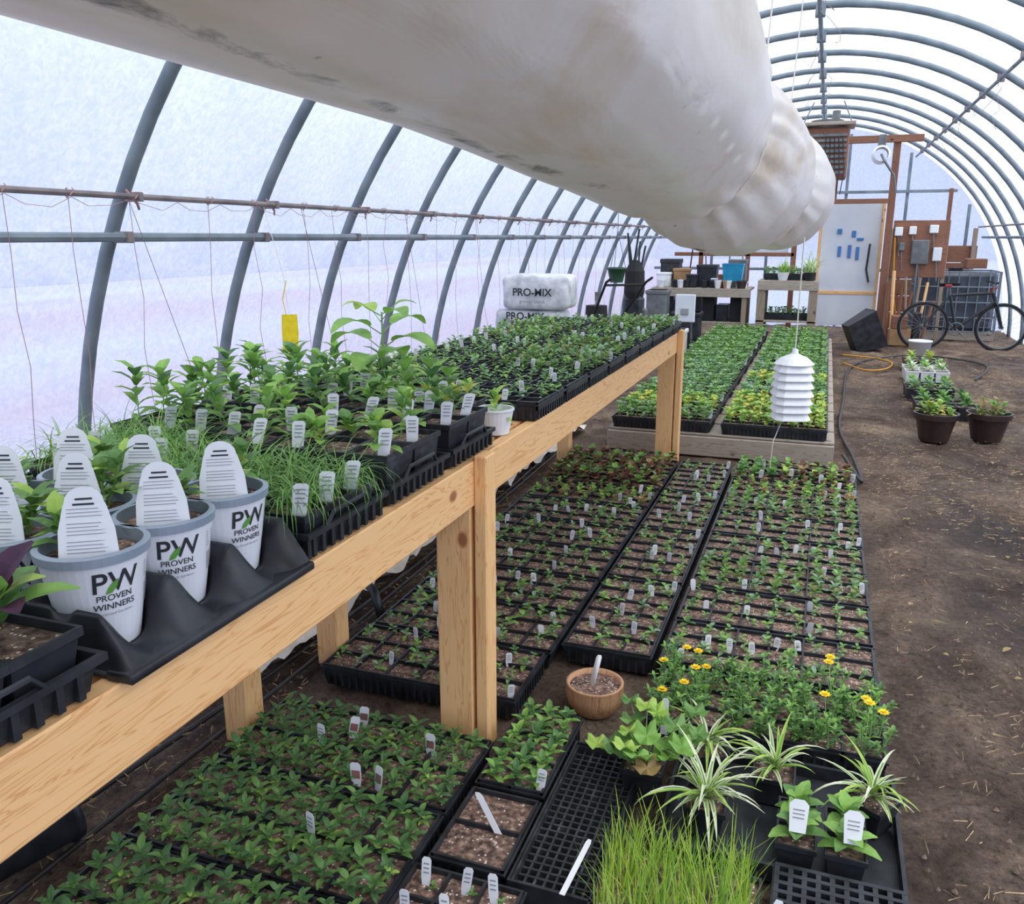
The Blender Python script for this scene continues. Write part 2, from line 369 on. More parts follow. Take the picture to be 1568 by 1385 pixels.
for k in range(3600):
    x=R.uniform(.36,2.7) if R.random()<.8 else R.uniform(-2.2,-1.66); y=1.4+R.random()**1.5*9; s_=R.uniform(.003,.010)
    vs=[(x+s_*R.uniform(.6,1.3)*math.cos(a*pi/2.5),y+s_*R.uniform(.6,1.3)*math.sin(a*pi/2.5),.002) for a in range(5)]+[(x,y,.008+s_*.6)]
    mb.add(vs,[(0,1,5),(1,2,5),(2,3,5),(3,4,5),(4,0,5)],'pebble')
mb.obj('dirt_clods')
# exterior
M['ext']=simple('exterior_ground',(160,166,198),(154,136,156),rough=.95,scale=.16,stretch=(1,.10,1),lo=.44,hi=.62,detail=3)
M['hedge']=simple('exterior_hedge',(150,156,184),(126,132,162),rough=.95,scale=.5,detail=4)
mb=MB(); mb.add([(-60,-40,-.06),(60,-40,-.06),(60,70,-.06),(-60,70,-.06)],[(0,1,2,3)],'ext'); mb.obj('exterior_ground')
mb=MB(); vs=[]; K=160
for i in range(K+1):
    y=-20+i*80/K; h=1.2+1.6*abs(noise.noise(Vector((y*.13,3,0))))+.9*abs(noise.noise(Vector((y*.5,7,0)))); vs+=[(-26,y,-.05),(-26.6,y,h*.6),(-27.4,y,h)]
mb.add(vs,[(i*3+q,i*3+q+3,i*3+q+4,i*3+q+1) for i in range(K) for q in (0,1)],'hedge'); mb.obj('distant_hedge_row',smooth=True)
# ------------------------------------------------------------------ duct
key=[(-1.2,-.6,2.17,.35),(0,-.57,2.13,.35),(1.2,-.56,2.105,.355),(2.2,-.555,2.06,.355),(2.9,-.56,2.02,.355),(3.08,-.55,2.0,.345),(3.16,-.53,1.98,.315),(3.20,-.51,1.965,.27),(3.24,-.50,1.95,.275),(3.32,-.48,1.925,.315),(3.5,-.45,1.89,.34),(4.0,-.42,1.865,.345),(4.35,-.41,1.865,.33),(4.62,-.39,1.87,.285),(4.72,-.38,1.87,.25),(4.82,-.36,1.87,.265),(5.05,-.33,1.865,.32),(5.7,-.325,1.86,.34),(6.2,-.325,1.86,.335),(6.45,-.32,1.9,.30),(6.6,-.32,1.92,.16),(6.65,-.32,1.93,.05)]
def ki(y):
    for a,b in zip(key,key[1:]):
        if y<=b[0]:
            t=(y-a[0])/(b[0]-a[0])
            return [a[i]+(b[i]-a[i])*t for i in (1,2,3)]
    return key[-1][1:]
mb=MB(); ny,na=440,240; vs=[];mou=[];vent_hl=[]
vent_ovals=[.62,.84,1.05,1.27,1.5,1.7,1.9,2.1,2.3,2.5,2.72]  # positions of the painted highlight ovals standing for vents; no openings cut
for j in range(ny+1):
    y=-1.2+(6.65+1.2)*j/ny; x,z,r=ki(y)
    for k in range(na):
        a=2*pi*k/na
        d=.012*noise.noise(Vector((math.cos(a)*1.5,y*.9,math.sin(a)*1.5)))+.007*noise.noise(Vector((math.cos(a)*4,y*1.0+4,math.sin(a)*4)))
        ed=min(abs(y-3.22),abs(y-4.72))
        w=max(0,1-ed/.45); d+=w*.012*math.sin(a*19+math.sin(y*9)*1.0)*(.5+noise.noise(Vector((a*2,y,5))))
        rr=r+d
        vs.append((x+rr*math.cos(a),y,z+rr*math.sin(a)))
        g=math.exp(-((a-4.78-.05*math.sin(y*3))/.11)**2)
        mou.append(min(1,g*1.08)*(1 if y<1.6 else max(.6,1-(y-1.6)*.3)) + (1.1*math.exp(-((a-4.6)/.10)**2-((y-3.5)/.04)**2)))
        vent_hl.append(max([math.exp(-(((a-5.66)*.355/.014)**4)-((y-h)/.036)**4) for h in vent_ovals]))
fs=[(j*na+k,j*na+(k+1)%na,(j+1)*na+(k+1)%na,(j+1)*na+k) for j in range(ny) for k in range(na)]
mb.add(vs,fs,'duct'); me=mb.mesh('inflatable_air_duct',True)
at=me.attributes.new('mould','FLOAT','POINT'); at.data.foreach_set('value',mou)
at=me.attributes.new('vent_highlight','FLOAT','POINT'); at.data.foreach_set('value',vent_hl)
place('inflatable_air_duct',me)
mb=MB()
for y in (1.0,3.22,4.72,6.3):
    x,z,r=ki(y); mb.tube([(x,y,z+r-.01),(x+.05,y,3.35)],.004,'wstring',n=4)
    if y>3: mb.tube([(x+(r+.004)*math.cos(a*pi/16),y,z+(r+.004)*math.sin(a*pi/16)) for a in range(32)],.003,'wstring',n=4,closed=True)
mb.obj('duct_hanging_straps')
# ------------------------------------------------------------------ main bench
mb=MB(); RX=-.93
mb.bbox((RX-.04,-.3,.82),(RX,6.18,.96),'pineY',.004)
mb.bbox((-2.0,-.3,.82),(-1.96,6.18,.955),'pineY',.004)
for i in range(6): mb.bbox((-1.955+i*.165,-.3,.925),(-1.955+i*.165+.14,6.16,.957),'pineY',.003)
for y in (.0,1.2,2.25,3.4,4.6,5.95): mb.bbox((-1.955,y,.83),(RX-.045,y+.04,.92),'pineX',.003)
for y in (2.23,5.93):
    mb.bbox((-1.055,y,0),(-.975+.035,y+.09,.82),'pineZ',.004)
    mb.bbox((-.93,y+.005,0),(-.89,y+.085,.975),'pineZ',.004)
for y in (2.0,2.55,5.7): mb.bbox((-1.72,y,0),(-1.63,y+.09,.92),'pineZ',.004)
mb.obj('wooden_plant_bench')
# ------------------------------------------------------------------ plants
def rosette(mb,x,y,z,r,n=8,L=.04,W=.02,m='g1',e0=.3,e1=1.1,droop=.9,shape=0,segs=3):
    a0=r.uniform(0,6)
    for i in range(n):
        t=i/n; el=e0+(e1-e0)*t+r.uniform(-.12,.12); 
        mb.leaf((x,y,z+.004*t*n),a0+i*2.4+r.uniform(-.3,.3),el,L*r.uniform(.75,1.1)*(1-.25*t),W*r.uniform(.8,1.1),m if not isinstance(m,(list,tuple)) else r.choice(m),droop=droop,segs=segs,shape=shape)
def sprig(mb,x,y,z,r,h=.2,m=('g1','g2'),L=.07,W=.025,nodes=6,flower=None,spread=.02):
    lx,ly=r.uniform(-spread,spread),r.uniform(-spread,spread); P=lambda t:(x+lx*t,y+ly*t,z+h*t)
    mb.tube([P(0),P(.5),P(1)],.0025,'stem',n=4); a0=r.uniform(0,6)
    for i in range(nodes):
        t=(i+1)/nodes
        for s in (0,1,2) if i>nodes*.5 else (0,1):
            mb.leaf(P(t*.97),a0+i*1.6+s*2.2+r.uniform(-.2,.2),.35+.6*t+r.uniform(-.15,.15),L*r.uniform(.8,1.15)*(1-.25*t),W*r.uniform(.8,1.2),r.choice(m),droop=1.0+r.uniform(-.2,.3))
    if flower: 
        for k in range(7): mb.leaf(P(1.02),k*.9,.6,.018,.014,flower,droop=.5,segs=2)
def blades(mb,cx,cy,z,r,n,h,sp,m,w=.003,droop=1.4,segs=5):
    for i in range(n):
        mb.leaf((cx+r.gauss(0,sp),cy+r.gauss(0,sp),z),r.uniform(0,6.28),r.uniform(.9,1.5),h*r.uniform(.6,1.15),w,m if isinstance(m,str) else r.choice(m),droop=droop*r.uniform(.3,1.5),segs=segs,shape=2,fold=.1)
def tag(mb,x,y,z,r,w=.022,h=.05,m='white',red=False,az=None):
    az=r.uniform(-.5,.5)-.05 if az is None else az
    rt=Vector((math.cos(az),math.sin(az),0)); up=Vector((r.uniform(-.15,.15),r.uniform(-.05,.25),1)).normalized()
    mb.plate([(-w*.25,-.02),(w*.25,-.02),(w/2,h*.3),(w/2,h*.9),(w*.3,h),(-w*.3,h),(-w/2,h*.9),(-w/2,h*.3)],(x,y,z),rt,up,.001,m)
    o=Vector((x,y,z))+rt.cross(up)*.0012
    if red: mb.plate([(-w*.4,h*.32),(w*.4,h*.32),(w*.4,h*.66),(-w*.4,h*.66)],o,rt,up,.0008,'tagred')
    else:
        for q in (.45,.6,.75): mb.plate([(-w*.3,h*q),(w*.3,h*q),(w*.3,h*(q+.05)),(-w*.3,h*(q+.05))],o,rt,up,.0006,'inkgrey')
def tray(w,d,h,nx,ny,seed,fn,tags=0,soil='soil',tagred=False,bar=.007,px=None,py=None,ts=1.0,jit=.1):
    px=px or nx; py=py or ny
    r=random.Random(seed); mb=MB()
    def rg(i,z,e=0): return [(-w/2+i,-d/2+i,z),(w/2-i,-d/2+i,z),(w/2-i,d/2-i,z),(-w/2+i,d/2-i,z)]
    vs=rg(.018,0)+rg(.006,h*.82)+rg(0,h*.82)+rg(0,h*.9)+rg(.006,h*.9)+rg(.008,h*.6)
    fs=[(3,2,1,0)]+[(k*4+i,k*4+(i+1)%4,k*4+4+(i+1)%4,k*4+4+i) for k in range(5) for i in range(4)]
    mb.add(vs,fs,'black')
    nr=int(w/.03)
    for i in range(nr):
        x=-w/2+.03+i*(w-.06)/max(1,nr-1); mb.box((x-.005,-d/2+.006,.005),(x+.005,-d/2+.014,h*.8),'black')
    nr=int(d/.03)
    for i in range(nr):
        y=-d/2+.03+i*(d-.06)/max(1,nr-1); mb.box((w/2-.014,y-.005,.005),(w/2-.006,y+.005,h*.8),'black')
    iw=w-.02; idd=d-.02; cw=iw/nx; cd=idd/ny
    if soil:
        for i in range(nx):
            for j in range(ny):
                x0=-iw/2+i*cw; y0=-idd/2+j*cd; b=h-.014; c=b+r.uniform(.0,.008)
                mb.add([(x0,y0,b),(x0+cw,y0,b),(x0+cw,y0+cd,b),(x0,y0+cd,b),(x0+cw*.5,y0+cd*.5,c)],[(0,1,4),(1,2,4),(2,3,4),(3,0,4)],soil)
    for i in range(nx+1):
        x=-iw/2+i*cw; mb.box((x-bar/2,-idd/2-bar/2,h-.03),(x+bar/2,idd/2+bar/2,h),'black')
    for j in range(ny+1):
        y=-idd/2+j*cd; mb.box((-iw/2-bar/2,y-bar/2,h-.03),(iw/2+bar/2,y+bar/2,h+.0006),'black')
    cw=iw/px; cd=idd/py
    for i in range(px):
        for j in range(py):
            cx=-iw/2+(i+.5)*cw; cy=-idd/2+(j+.5)*cd
            if fn: fn(mb,cx+r.uniform(-jit,jit)*cw,cy+r.uniform(-jit,jit)*cd,h-.01,r,min(cw,cd))
            if r.random()<tags: tag(mb,cx+cw*.3,cy-cd*.2,h-.01,r,red=tagred and r.random()<.7,w=.022*ts,h=.048*ts)
    return mb.mesh('tray_mesh')
def f_dense(mb,x,y,z,r,c):
    s=r.uniform(.85,1.15)
    rosette(mb,x,y,z,r,n=10,L=.047*s,W=.021*s,m=('g3','g1','g3','g1'),e0=.2,e1=1.0)
    if r.random()<.2: rosette(mb,x+.01,y,z+.008,r,n=3,L=.03,W=.016,m='lime')
def f_small(mb,x,y,z,r,c):
    if r.random()<.16: return
    s=r.uniform(.5,1.25); rosette(mb,x,y,z+.010,r,n=r.choice([4,5,6,7]),L=.035*s,W=.022*s,m=('g1','g2','blueg','g3','g2'),e0=.1,e1=.9)
def f_med(mb,x,y,z,r,c):
    s=r.uniform(.8,1.2); rosette(mb,x,y,z+.01,r,n=8,L=.042*s,W=.026*s,m=('g1','g2','blueg','g1','olive'),e0=.2,e1=1.2)
def f_leafy(mb,x,y,z,r,c):
    if r.random()<.1: return
    sprig(mb,x,y,z,r,h=r.uniform(.02,.06),L=.045,W=.022,nodes=4,m=('g1','g2','g3','olive'))
def f_red(mb,x,y,z,r,c):
    rosette(mb,x,y,z+.02,r,n=9,L=.06,W=.045,m=('red','red','g1','g2','brownl'),e0=.3,e1=1.2,shape=1)
def f_redg(mb,x,y,z,r,c):
    rosette(mb,x,y,z+.02,r,n=9,L=.06,W=.04,m=('red','g2','g1','red','lime','brownl') if x>-.1 else ('g1','g2','g3'),e0=.3,e1=1.2,shape=1)
def f_mix(mb,x,y,z,r,c):
    s=r.uniform(.7,1.1); mm=('red','brownl','g1') if r.random()<.35 else ('g1','g2','lime')
    rosette(mb,x,y,z+.01,r,n=7,L=.042*s,W=.028*s,m=mm,e0=.2,e1=1.2,shape=1)
def f_lime(mb,x,y,z,r,c):
    s=r.uniform(.7,1.3)
    for k in range(2): sprig(mb,x+r.uniform(-.02,.02),y+r.uniform(-.02,.02),z,r,h=.07*s,L=.06,W=.034,nodes=3,m=('lime','g2','g2','lime','yel'),spread=.03)
def f_green(mb,x,y,z,r,c):
    s=r.uniform(.7,1.4)
    for k in range(2): sprig(mb,x+r.uniform(-.02,.02),y+r.uniform(-.02,.02),z,r,h=.075*s,L=.058,W=.03,nodes=3,m=('g2','g2','blueg','g1'),spread=.03)
def f_pale(mb,x,y,z,r,c):
    s=r.uniform(.7,1.3)
    for k in range(2): sprig(mb,x+r.uniform(-.02,.02),y+r.uniform(-.02,.02),z,r,h=.07*s,L=.055,W=.034,nodes=3,m=('blueg','blueg','g2','g1'),spread=.03)
def f_mari(mb,x,y,z,r,c):
    for k in range(5):
        sprig(mb,x+r.uniform(-.035,.035),y+r.uniform(-.035,.035),z,r,h=r.uniform(.04,.11),L=.036,W=.013,nodes=6,m=('g1','g2','g3'),spread=.04)
    if r.random()<(.8 if x<-.12 or x>.15 else .35):
        fx,fy,fz=x+r.uniform(-.05,.05),y+r.uniform(-.05,.05),z+r.uniform(.07,.17)
        mb.tube([(x,y,z),(fx,fy,fz)],.0015,'stem',n=3)
        mb.lathe([(.004,-.012),(.006,0)],'stem',c=(fx,fy,fz),n=6)
        for k in range(9): mb.leaf((fx,fy,fz),k*.7,.35,.019,.016,'flower',droop=.4,segs=2,fold=.05)
        for k in range(6): mb.leaf((fx,fy,fz+.003),k*1.1,.8,.013,.012,'flower',droop=.6,segs=2,fold=.05)
TW,TD,TH=.76,.365,.085
dense=[tray(TW,TD,TH,5,2,s,f_dense,.10,tagred=True,px=11,py=5,ts=1.45) for s in (1,2,33,34)]
small=[tray(TW,TD,TH,6,3,s,f_small,.10,px=9,py=5,ts=1.05,jit=.25) for s in (4,5,6)]
smallB=[tray(.35,.72,TH,3,6,s,f_small,.10,px=4,py=9,ts=1.05,jit=.25) for s in (7,8)]
med=[tray(TW,TD,TH,6,3,s,f_med,.07,px=9,py=5,jit=.2) for s in (9,10)]; mixt=tray(TW,TD,TH,6,3,19,f_mix,.1,px=9,py=5,jit=.2)
redt=tray(TW,TD,TH,6,3,11,f_red,.12,ts=1.2,px=8,py=4); redg=tray(TW,TD,TH,6,3,17,f_redg,.14,ts=1.3,px=8,py=4); marit=tray(.74,.37,TH,6,3,13,f_mari,.03,px=7,py=4)
limet=tray(TW,TD,TH,6,3,14,f_lime,.05,px=8,py=4); greent=[tray(TW,TD,TH,6,3,s,f,.05,px=8,py=4,ts=1.3) for s,f in ((15,f_green),(16,f_pale))]
for k in range(8):
    y=2.88+.18+k*.377; me=small[k%3] if k<5 else (med[0] if k==5 else mixt)
    if k==2: me=med[1]
    if k==7: me=redg
    place('seedling_tray',me,(-.085,y,0),pi*(k%2) if k<7 else 0)
for k in range(4): place('seedling_tray',smallB[k%2],(-.665,2.88+.36+k*.735,0))
for k in range(9):
    y=2.42+.18+k*.377; me=small[(k+1)%3] if k<7 else redt
    if k==6: me=mixt
    place('seedling_tray',me,(-1.235 if k else -1.245,y,0),pi if k%2 else 0)
for k in range(4): place('seedling_tray',dense[k],(-1.23,2.0-k*.372,0),0)
place('seedling_tray',tray(.21,.43,TH,2,3,21,lambda mb,x,y,z,r,c: rosette(mb,x,y,z,r,n=10,L=.05,W=.024,m=('g1','g2','g3'),e0=.3,e1=1.0),.08,px=3,py=6,ts=1.3),(-.725,2.19,0))
place('soil_filled_tray',tray(.21,.30,.08,1,2,22,None,0),(-.725,1.81,0))
place('seedling_tray',tray(.3,.22,.08,3,2,23,lambda mb,x,y,z,r,c:(tag(mb,x,y,z,r,w=.024,h=.075,az=.1) if r.random()<.6 else None,rosette(mb,x+.02,y,z,r,n=4,L=.02,W=.012)),0),(-.70,1.52,0))
def tagL(mb,x,y,z,az,h=.12,w=.018,tilt=(.2,.1,1)): mb.plate([(-w/2,-.02),(w/2,-.02),(w/2,h-.01),(w*.3,h),(-w*.3,h),(-w/2,h-.01)],(x,y,z),(math.cos(az),math.sin(az),0),tilt,.0015,'white')
mb=MB(); tagL(mb,-.70,1.80,.09,.1,.10,.02,(-.5,.1,.8)); tagL(mb,-.465,1.66,.085,-.1,.15,.014,(.15,1,.22)); tagL(mb,.015,1.66,.09,-.1,.09,.022,(.05,.3,1)); tagL(mb,.24,1.64,.09,0,.09,.022,(.02,.25,1)); tagL(mb,-.36,2.40,.1,0,.10,.022,(0,.1,1)); mb.obj('plant_labels')
mb=MB(); w,d,h=.2,.62,.07
for i in range(9): x=-w/2+i*w/8; mb.box((x-.003,-d/2,.02),(x+.003,d/2,.06 if i in(0,8) else .045),'blackdusty')
for j in range(25): y=-d/2+j*d/24; mb.box((-w/2,y-.003,.02),(w/2,y+.003,.0605 if j in(0,24) else .0455),'blackdusty')
mb.box((-w/2+.004,-d/2+.004,.0),(w/2-.004,d/2-.004,.03),'black')
for a in ((-w/2-.008,-d/2-.006,w/2+.008,-d/2),(-w/2-.008,d/2,w/2+.008,d/2+.006)): mb.box((a[0],a[1],0),(a[2],a[3],h),'black')
for x in (-w/2-.008,w/2+.002): mb.box((x,-d/2,0),(x+.006,d/2,h),'black')
mb.obj('empty_mesh_tray',(-.505,1.97,0))
mb=MB(); mb.lathe([(.07,0),(.092,.03),(.102,.07),(.098,.1),(.1,.105),(.09,.105),(.086,.085)],'terracotta',n=28); mb.lathe([(.087,.09),(.001,.092)],'soil',n=28)
tagL(mb,-.01,0,.09,.1,.12,.02,(.2,0,1)); mb.obj('terracotta_bowl',(-.635,2.60,0),smooth=True)
place('marigold_tray',marit,(-.07,2.66,0))
# geranium
mb=MB(); r=random.Random(31)
mb.sqpot(0,0,0,.09,.12,.11,'black')
for k in range(26):
    a=r.uniform(0,6.28); rad=r.uniform(.04,.2); zt=r.uniform(.13,.24); tip=(rad*math.cos(a),rad*math.sin(a),zt)
    mb.tube([(0,0,.1),(tip[0]*.4,tip[1]*.4,zt*.75),tip],.002,'stem',n=4)
    R0=r.uniform(.028,.042); mt=r.choice(['g2','g2','g1','g1','lime','brownl' if r.random()<.6 else 'g2']); vs=[tip]; tl=r.uniform(-.5,.5)
    for q in range(20):
        b=2*pi*q/20+a; rr=R0*(1+.15*math.cos(b*5))*(1 if q not in(9,10,11) else .8)
        vs.append((tip[0]+rr*math.cos(b),tip[1]+rr*math.sin(b),zt+.010*math.cos(b*5)+.008+tl*rr*math.cos(b-a)+r.uniform(-.002,.004)))
    mb.add(vs,[(0,q+1,(q+1)%20+1) for q in range(20)],mt)
mb.obj('geranium_pot',(-.38,2.19,0))
def spider(seed,n=34,h=.2):
    mb=MB(); r=random.Random(seed); mb.sqpot(0,0,0,.085,.115,.09,'black')
    for i in range(n):
        a=r.uniform(0,6.28); e=r.uniform(.6,1.4); L=h*r.uniform(.6,1.2); dr=r.uniform(.9,2.0); bx=r.uniform(-.01,.01)
        mb.leaf((bx,0,.085),a,e,L,.015,r.choice(['pale','pale','pale','lime']),droop=dr,segs=7,shape=2,fold=.3)
        mb.leaf((bx,0,.0866),a,e,L*.97,.0052,r.choice(['g1','g2']),droop=dr,segs=7,shape=2,fold=.3)
    return mb.mesh('spider')
s1,s2=spider(41,42,.19),spider(42,32,.17)
ZT_=.015
place('spider_plant',s1,(-.19,2.09,ZT_)); place('spider_plant',s2,(-.02,2.29,ZT_)); place('spider_plant',s2,(.24,2.25,ZT_),1); place('spider_plant',s2,(-.22,2.34,ZT_),2)
mb=MB(); mb.box((-.30,1.96,0),(.31,2.43,.008),'black')
for a,b in (((-.305,1.95),(.315,1.962)),((-.305,2.428),(.315,2.44)),((-.305,1.95),(-.295,2.44)),((.305,1.95),(.315,2.44))): mb.box((a[0],a[1],0),(b[0],b[1],.05),'black')
mb.obj('black_carry_flat')
mb=MB(); r=random.Random(51)
for cx in (-.06,.06):
    for cy in (-.05,.05):
        mb.sqpot(cx,cy,0,.075,.098,.085,'black'); rosette(mb,cx,cy,.08,r,n=10,L=.085,W=.05,m=('g1','g2'),e0=.4,e1=1.3,droop=1.1,segs=4)
for cx in (-.06,.07):
    mb.plate([(-.02,-.03),(.02,-.03),(.024,.04),(.012,.052),(-.012,.052),(-.024,.04)],(cx,-.08,.15),(1,.05,0),(0,.35,1),.0015,'white')
    for q in (.005,.015,.025): mb.plate([(-.014,q),(.014,q),(.014,q+.003),(-.014,q+.003)],(cx,-.0812,.1505),(1,.05,0),(0,.35,1),.001,'inkgrey')
mb.obj('potted_perennials',(.11,2.075,ZT_))
mb=MB(); r=random.Random(61); mb.sqpot(0,0,0,.36,.38,.07,'black',d0=.28,d1=.30)
for i in range(800): 
    gx=r.randrange(8); gy=r.randrange(6)
    mb.leaf((-.155+gx*.044+r.gauss(0,.008),-.12+gy*.048+r.gauss(0,.008),.055),r.uniform(0,6.28),r.uniform(1.15,1.55),r.uniform(.09,.2),.0036,r.choice(['grass','grass','lime','g2']),droop=r.uniform(0,.8),segs=3,shape=2)
mb.obj('tall_grass_tray',(-.215,1.72,0))
place('empty_cell_tray',tray(.31,.30,.08,9,9,71,None,0,soil=None,bar=.012),(.155,1.785,0))
# ------------------------------------------------------------------ low far table with flats
mb=MB()
for y0 in (6.32,8.2,10.1,11.6):
    mb.bbox((-1.5,y0,0.0),(.16,y0+.04,.145),'oldX')
mb.bbox((-1.5,6.36,0),(-1.46,13.3,.14),'oldZ'); mb.bbox((.12,6.36,0),(.16,13.3,.14),'oldZ')
for i in range(17): mb.bbox((-1.5,6.37+i*.41,.145),(.16,6.37+i*.41+.36,.163),'oldX')
mb.obj('low_pallet_table')
for k in range(18):
    for c in range(2):
        me=limet if k in (1,2,5) and c==1 else greent[0 if k>9 else (1 if k in (3,4,6,7) else (k+c)%2)]
        if k==0: me=limet if c==1 else greent[0]
        if k==1 and c==0: me=limet
        place('plant_flat',me,(-1.1+c*.83,6.55+k*.377,.165),pi*(k%2))
# ------------------------------------------------------------------ bench plants
ZB=.962
ft=[tray(.5,.35,.07,6,4,s,f_small if s%2 else f_med,.08,px=8,py=5,jit=.25) for s in (81,82,83)]
fb=[tray(.5,.35,.07,6,4,s,f_leafy,.05,px=7,py=5) for s in (84,85)]
for k in range(9):
    y=2.98+k*.36
    place('seedling_flat',(ft+fb)[(k*2)%5],(-1.165,y,ZB)); place('seedling_flat',(ft+ft[:1]+fb)[(k*3+1)%5],(-1.70,y,ZB),pi)
def potblock(x0,x1,y0,y1,nx,ny,h,seed,fn,name,tg=.3,w=None,tray_h=.05):
    r=random.Random(seed); mb=MB(); cx,cy=(x0+x1)/2,(y0+y1)/2; W,D=x1-x0,y1-y0
    def rg(i,z): return [(x0-cx+i,y0-cy+i,z),(x1-cx-i,y0-cy+i,z),(x1-cx-i,y1-cy-i,z),(x0-cx+i,y1-cy-i,z)]
    vs=rg(.02,0)+rg(.006,tray_h-.012)+rg(-.004,tray_h-.012)+rg(-.004,tray_h)+rg(.006,tray_h)+rg(.016,.004)
    mb.add(vs,[(3,2,1,0)]+[(k*4+i,k*4+(i+1)%4,k*4+4+(i+1)%4,k*4+4+i) for k in range(5) for i in range(4)]+[(20,21,22,23)],'black')
    for i in range(int(D/.035)):
        y=y0-cy+.03+i*.035; mb.box((x1-cx-.016,y-.006,.004),(x1-cx-.004,y+.006,tray_h-.01),'black')
    for i in range(int(W/.035)):
        x=x0-cx+.03+i*.035; mb.box((x-.006,y0-cy+.004,.004),(x+.006,y0-cy+.016,tray_h-.01),'black')
    e=x1-cx-.002; hy=.07
    mb.tube([(e,-hy-.03,tray_h-.01),(e+.004,-hy,tray_h+.022),(e+.004,hy,tray_h+.022),(e,hy+.03,tray_h-.01)],.005,'black',n=6)
    cw,cd=(W-.03)/nx,(D-.03)/ny
    for i in range(nx):
        for j in range(ny):
            px=x0-cx+.015+(i+.5)*cw; py=y0-cy+.015+(j+.5)*cd
            mb.sqpot(px,py,.006,cw*.75,cw*.97,h,r.choice(['black','blackdusty']),d0=cd*.75,d1=cd*.97)
            fn(mb,px,py,h-.006,r,min(cw,cd))
            if r.random()<tg or (i==nx-1 and tg>.2 and r.random()<.8): 
                o=Vector((px+cw*.3,py-cd*.3,h+.012)); rt=Vector((1,.35,0)).normalized(); up=Vector((r.uniform(-.1,.25),r.uniform(0,.2),1)).normalized(); nn=rt.cross(up)
                mb.plate([(-.014,-.03),(.014,-.03),(.017,.05),(.011,.056),(-.011,.056),(-.017,.05)],o,rt,up,.001,'white')
                for q in (.014,.024,.034,.042): mb.plate([(-.010,q),(.010,q),(.010,q+.003),(-.010,q+.003)],o+nn*.0012,rt,up,.0008,'inkgrey')
    return mb.obj(name,(cx,cy,ZB))
def f_chive(mb,x,y,z,r,c): blades(mb,x,y,z,r,80,.19,c*.2,('chive','g1','g2','chive'),w=.0034,droop=3.2,segs=6)
def f_zin(mb,x,y,z,r,c):
    sprig(mb,x+r.uniform(-.02,.02),y+r.uniform(-.02,.02),z,r,h=r.uniform(.08,.17),L=.09,W=.038,nodes=5,m=('g1','g2','g2','g3'),spread=.035)
def f_zin2(mb,x,y,z,r,c):
    for k in range(1 if r.random()<.5 else 2): sprig(mb,x+r.uniform(-.03,.03),y+r.uniform(-.03,.03),z,r,h=r.uniform(.03,.12),L=.075,W=.036,nodes=4,m=('g1','g2','g2','lime'),spread=.03)
def f_purp(mb,x,y,z,r,c):
    rosette(mb,x,y,z+.03,r,n=12,L=.11,W=.06,m=('purple','g2','g2','g1','lime'),e0=.3,e1=1.3,segs=4)
potblock(-1.46,-.93,1.37,1.70,4,3,.085,91,f_chive,'chive_tray',.5,tray_h=.06)
potblock(-1.86,-1.485,1.5,1.84,3,3,.085,191,f_chive,'chive_tray',.4,tray_h=.06)
potblock(-1.96,-1.49,1.88,2.24,4,3,.1,92,f_zin,'potted_zinnias',.35)
potblock(-1.46,-.94,1.74,2.08,4,2,.12,93,f_zin2,'potted_zinnias',.5,tray_h=.06)
potblock(-1.46,-.94,2.11,2.43,4,2,.12,94,f_zin,'potted_zinnias',.5,tray_h=.06)
potblock(-1.96,-1.49,2.28,2.76,4,4,.1,95,f_zin,'potted_zinnias',.35)
potblock(-1.46,-.93,.46,.845,3,3,.10,96,f_purp,'purple_foliage_pots',0,tray_h=.06)
mb=MB(); r=random.Random(98); mb.lathe([(.04,0),(.055,.1),(.05,.1),(.048,.085),(.001,.085)],'black',n=16); blades(mb,0,0,.085,r,24,.24,.01,('chive','g1'),w=.004,droop=1.4,segs=6); mb.obj('ornamental_grass_pot',(-1.86,1.35,ZB))
mb=MB(); r=random.Random(99); mb.sqpot(0,0,0,.09,.11,.1,'black')
mb.tube([(0,0,.09),(.005,0,.25),(.0,.01,.40)],[.006,.005,.003],'stem',n=6)
for i,(z,L,W) in enumerate([(.18,.12,.09),(.23,.15,.11),(.28,.17,.12),(.33,.16,.10),(.37,.13,.08),(.39,.08,.05)]):
    for s in (0,pi):
        a=i*1.35+s+.3; st=(.05*math.cos(a),.05*math.sin(a),z+.03); mb.tube([(0,0,z),st],.002,'stem',n=4)
        mb.leaf(st,a,.3+.06*i,L,W,r.choice(['g2','lime','g2']),droop=1.3,segs=7,shape=0,fold=.2)
mb.obj('young_sunflower',(-1.36,2.49,ZB))
mb=MB(); r=random.Random(100); mb.lathe([(.045,0),(.055,.05),(.06,.075),(.064,.08),(.064,.086),(.056,.086),(.053,.07),(.001,.07)],'white',n=24)
rosette(mb,0,0,.07,r,n=14,L=.08,W=.03,m=('yel','lime','g2'),e0=-.1,e1=1.2,droop=1.3); mb.obj('white_tub_plant',(-1.0,2.60,ZB+.0))
potblock(-1.46,-1.08,2.47,2.79,3,3,.08,97,lambda mb,x,y,z,r,c: rosette(mb,x,y,z+.02,r,n=10,L=.06,W=.03,m=('lime','g2','yel','g1'),e0=.2,e1=1.3),'seedling_pot_tray',.2)
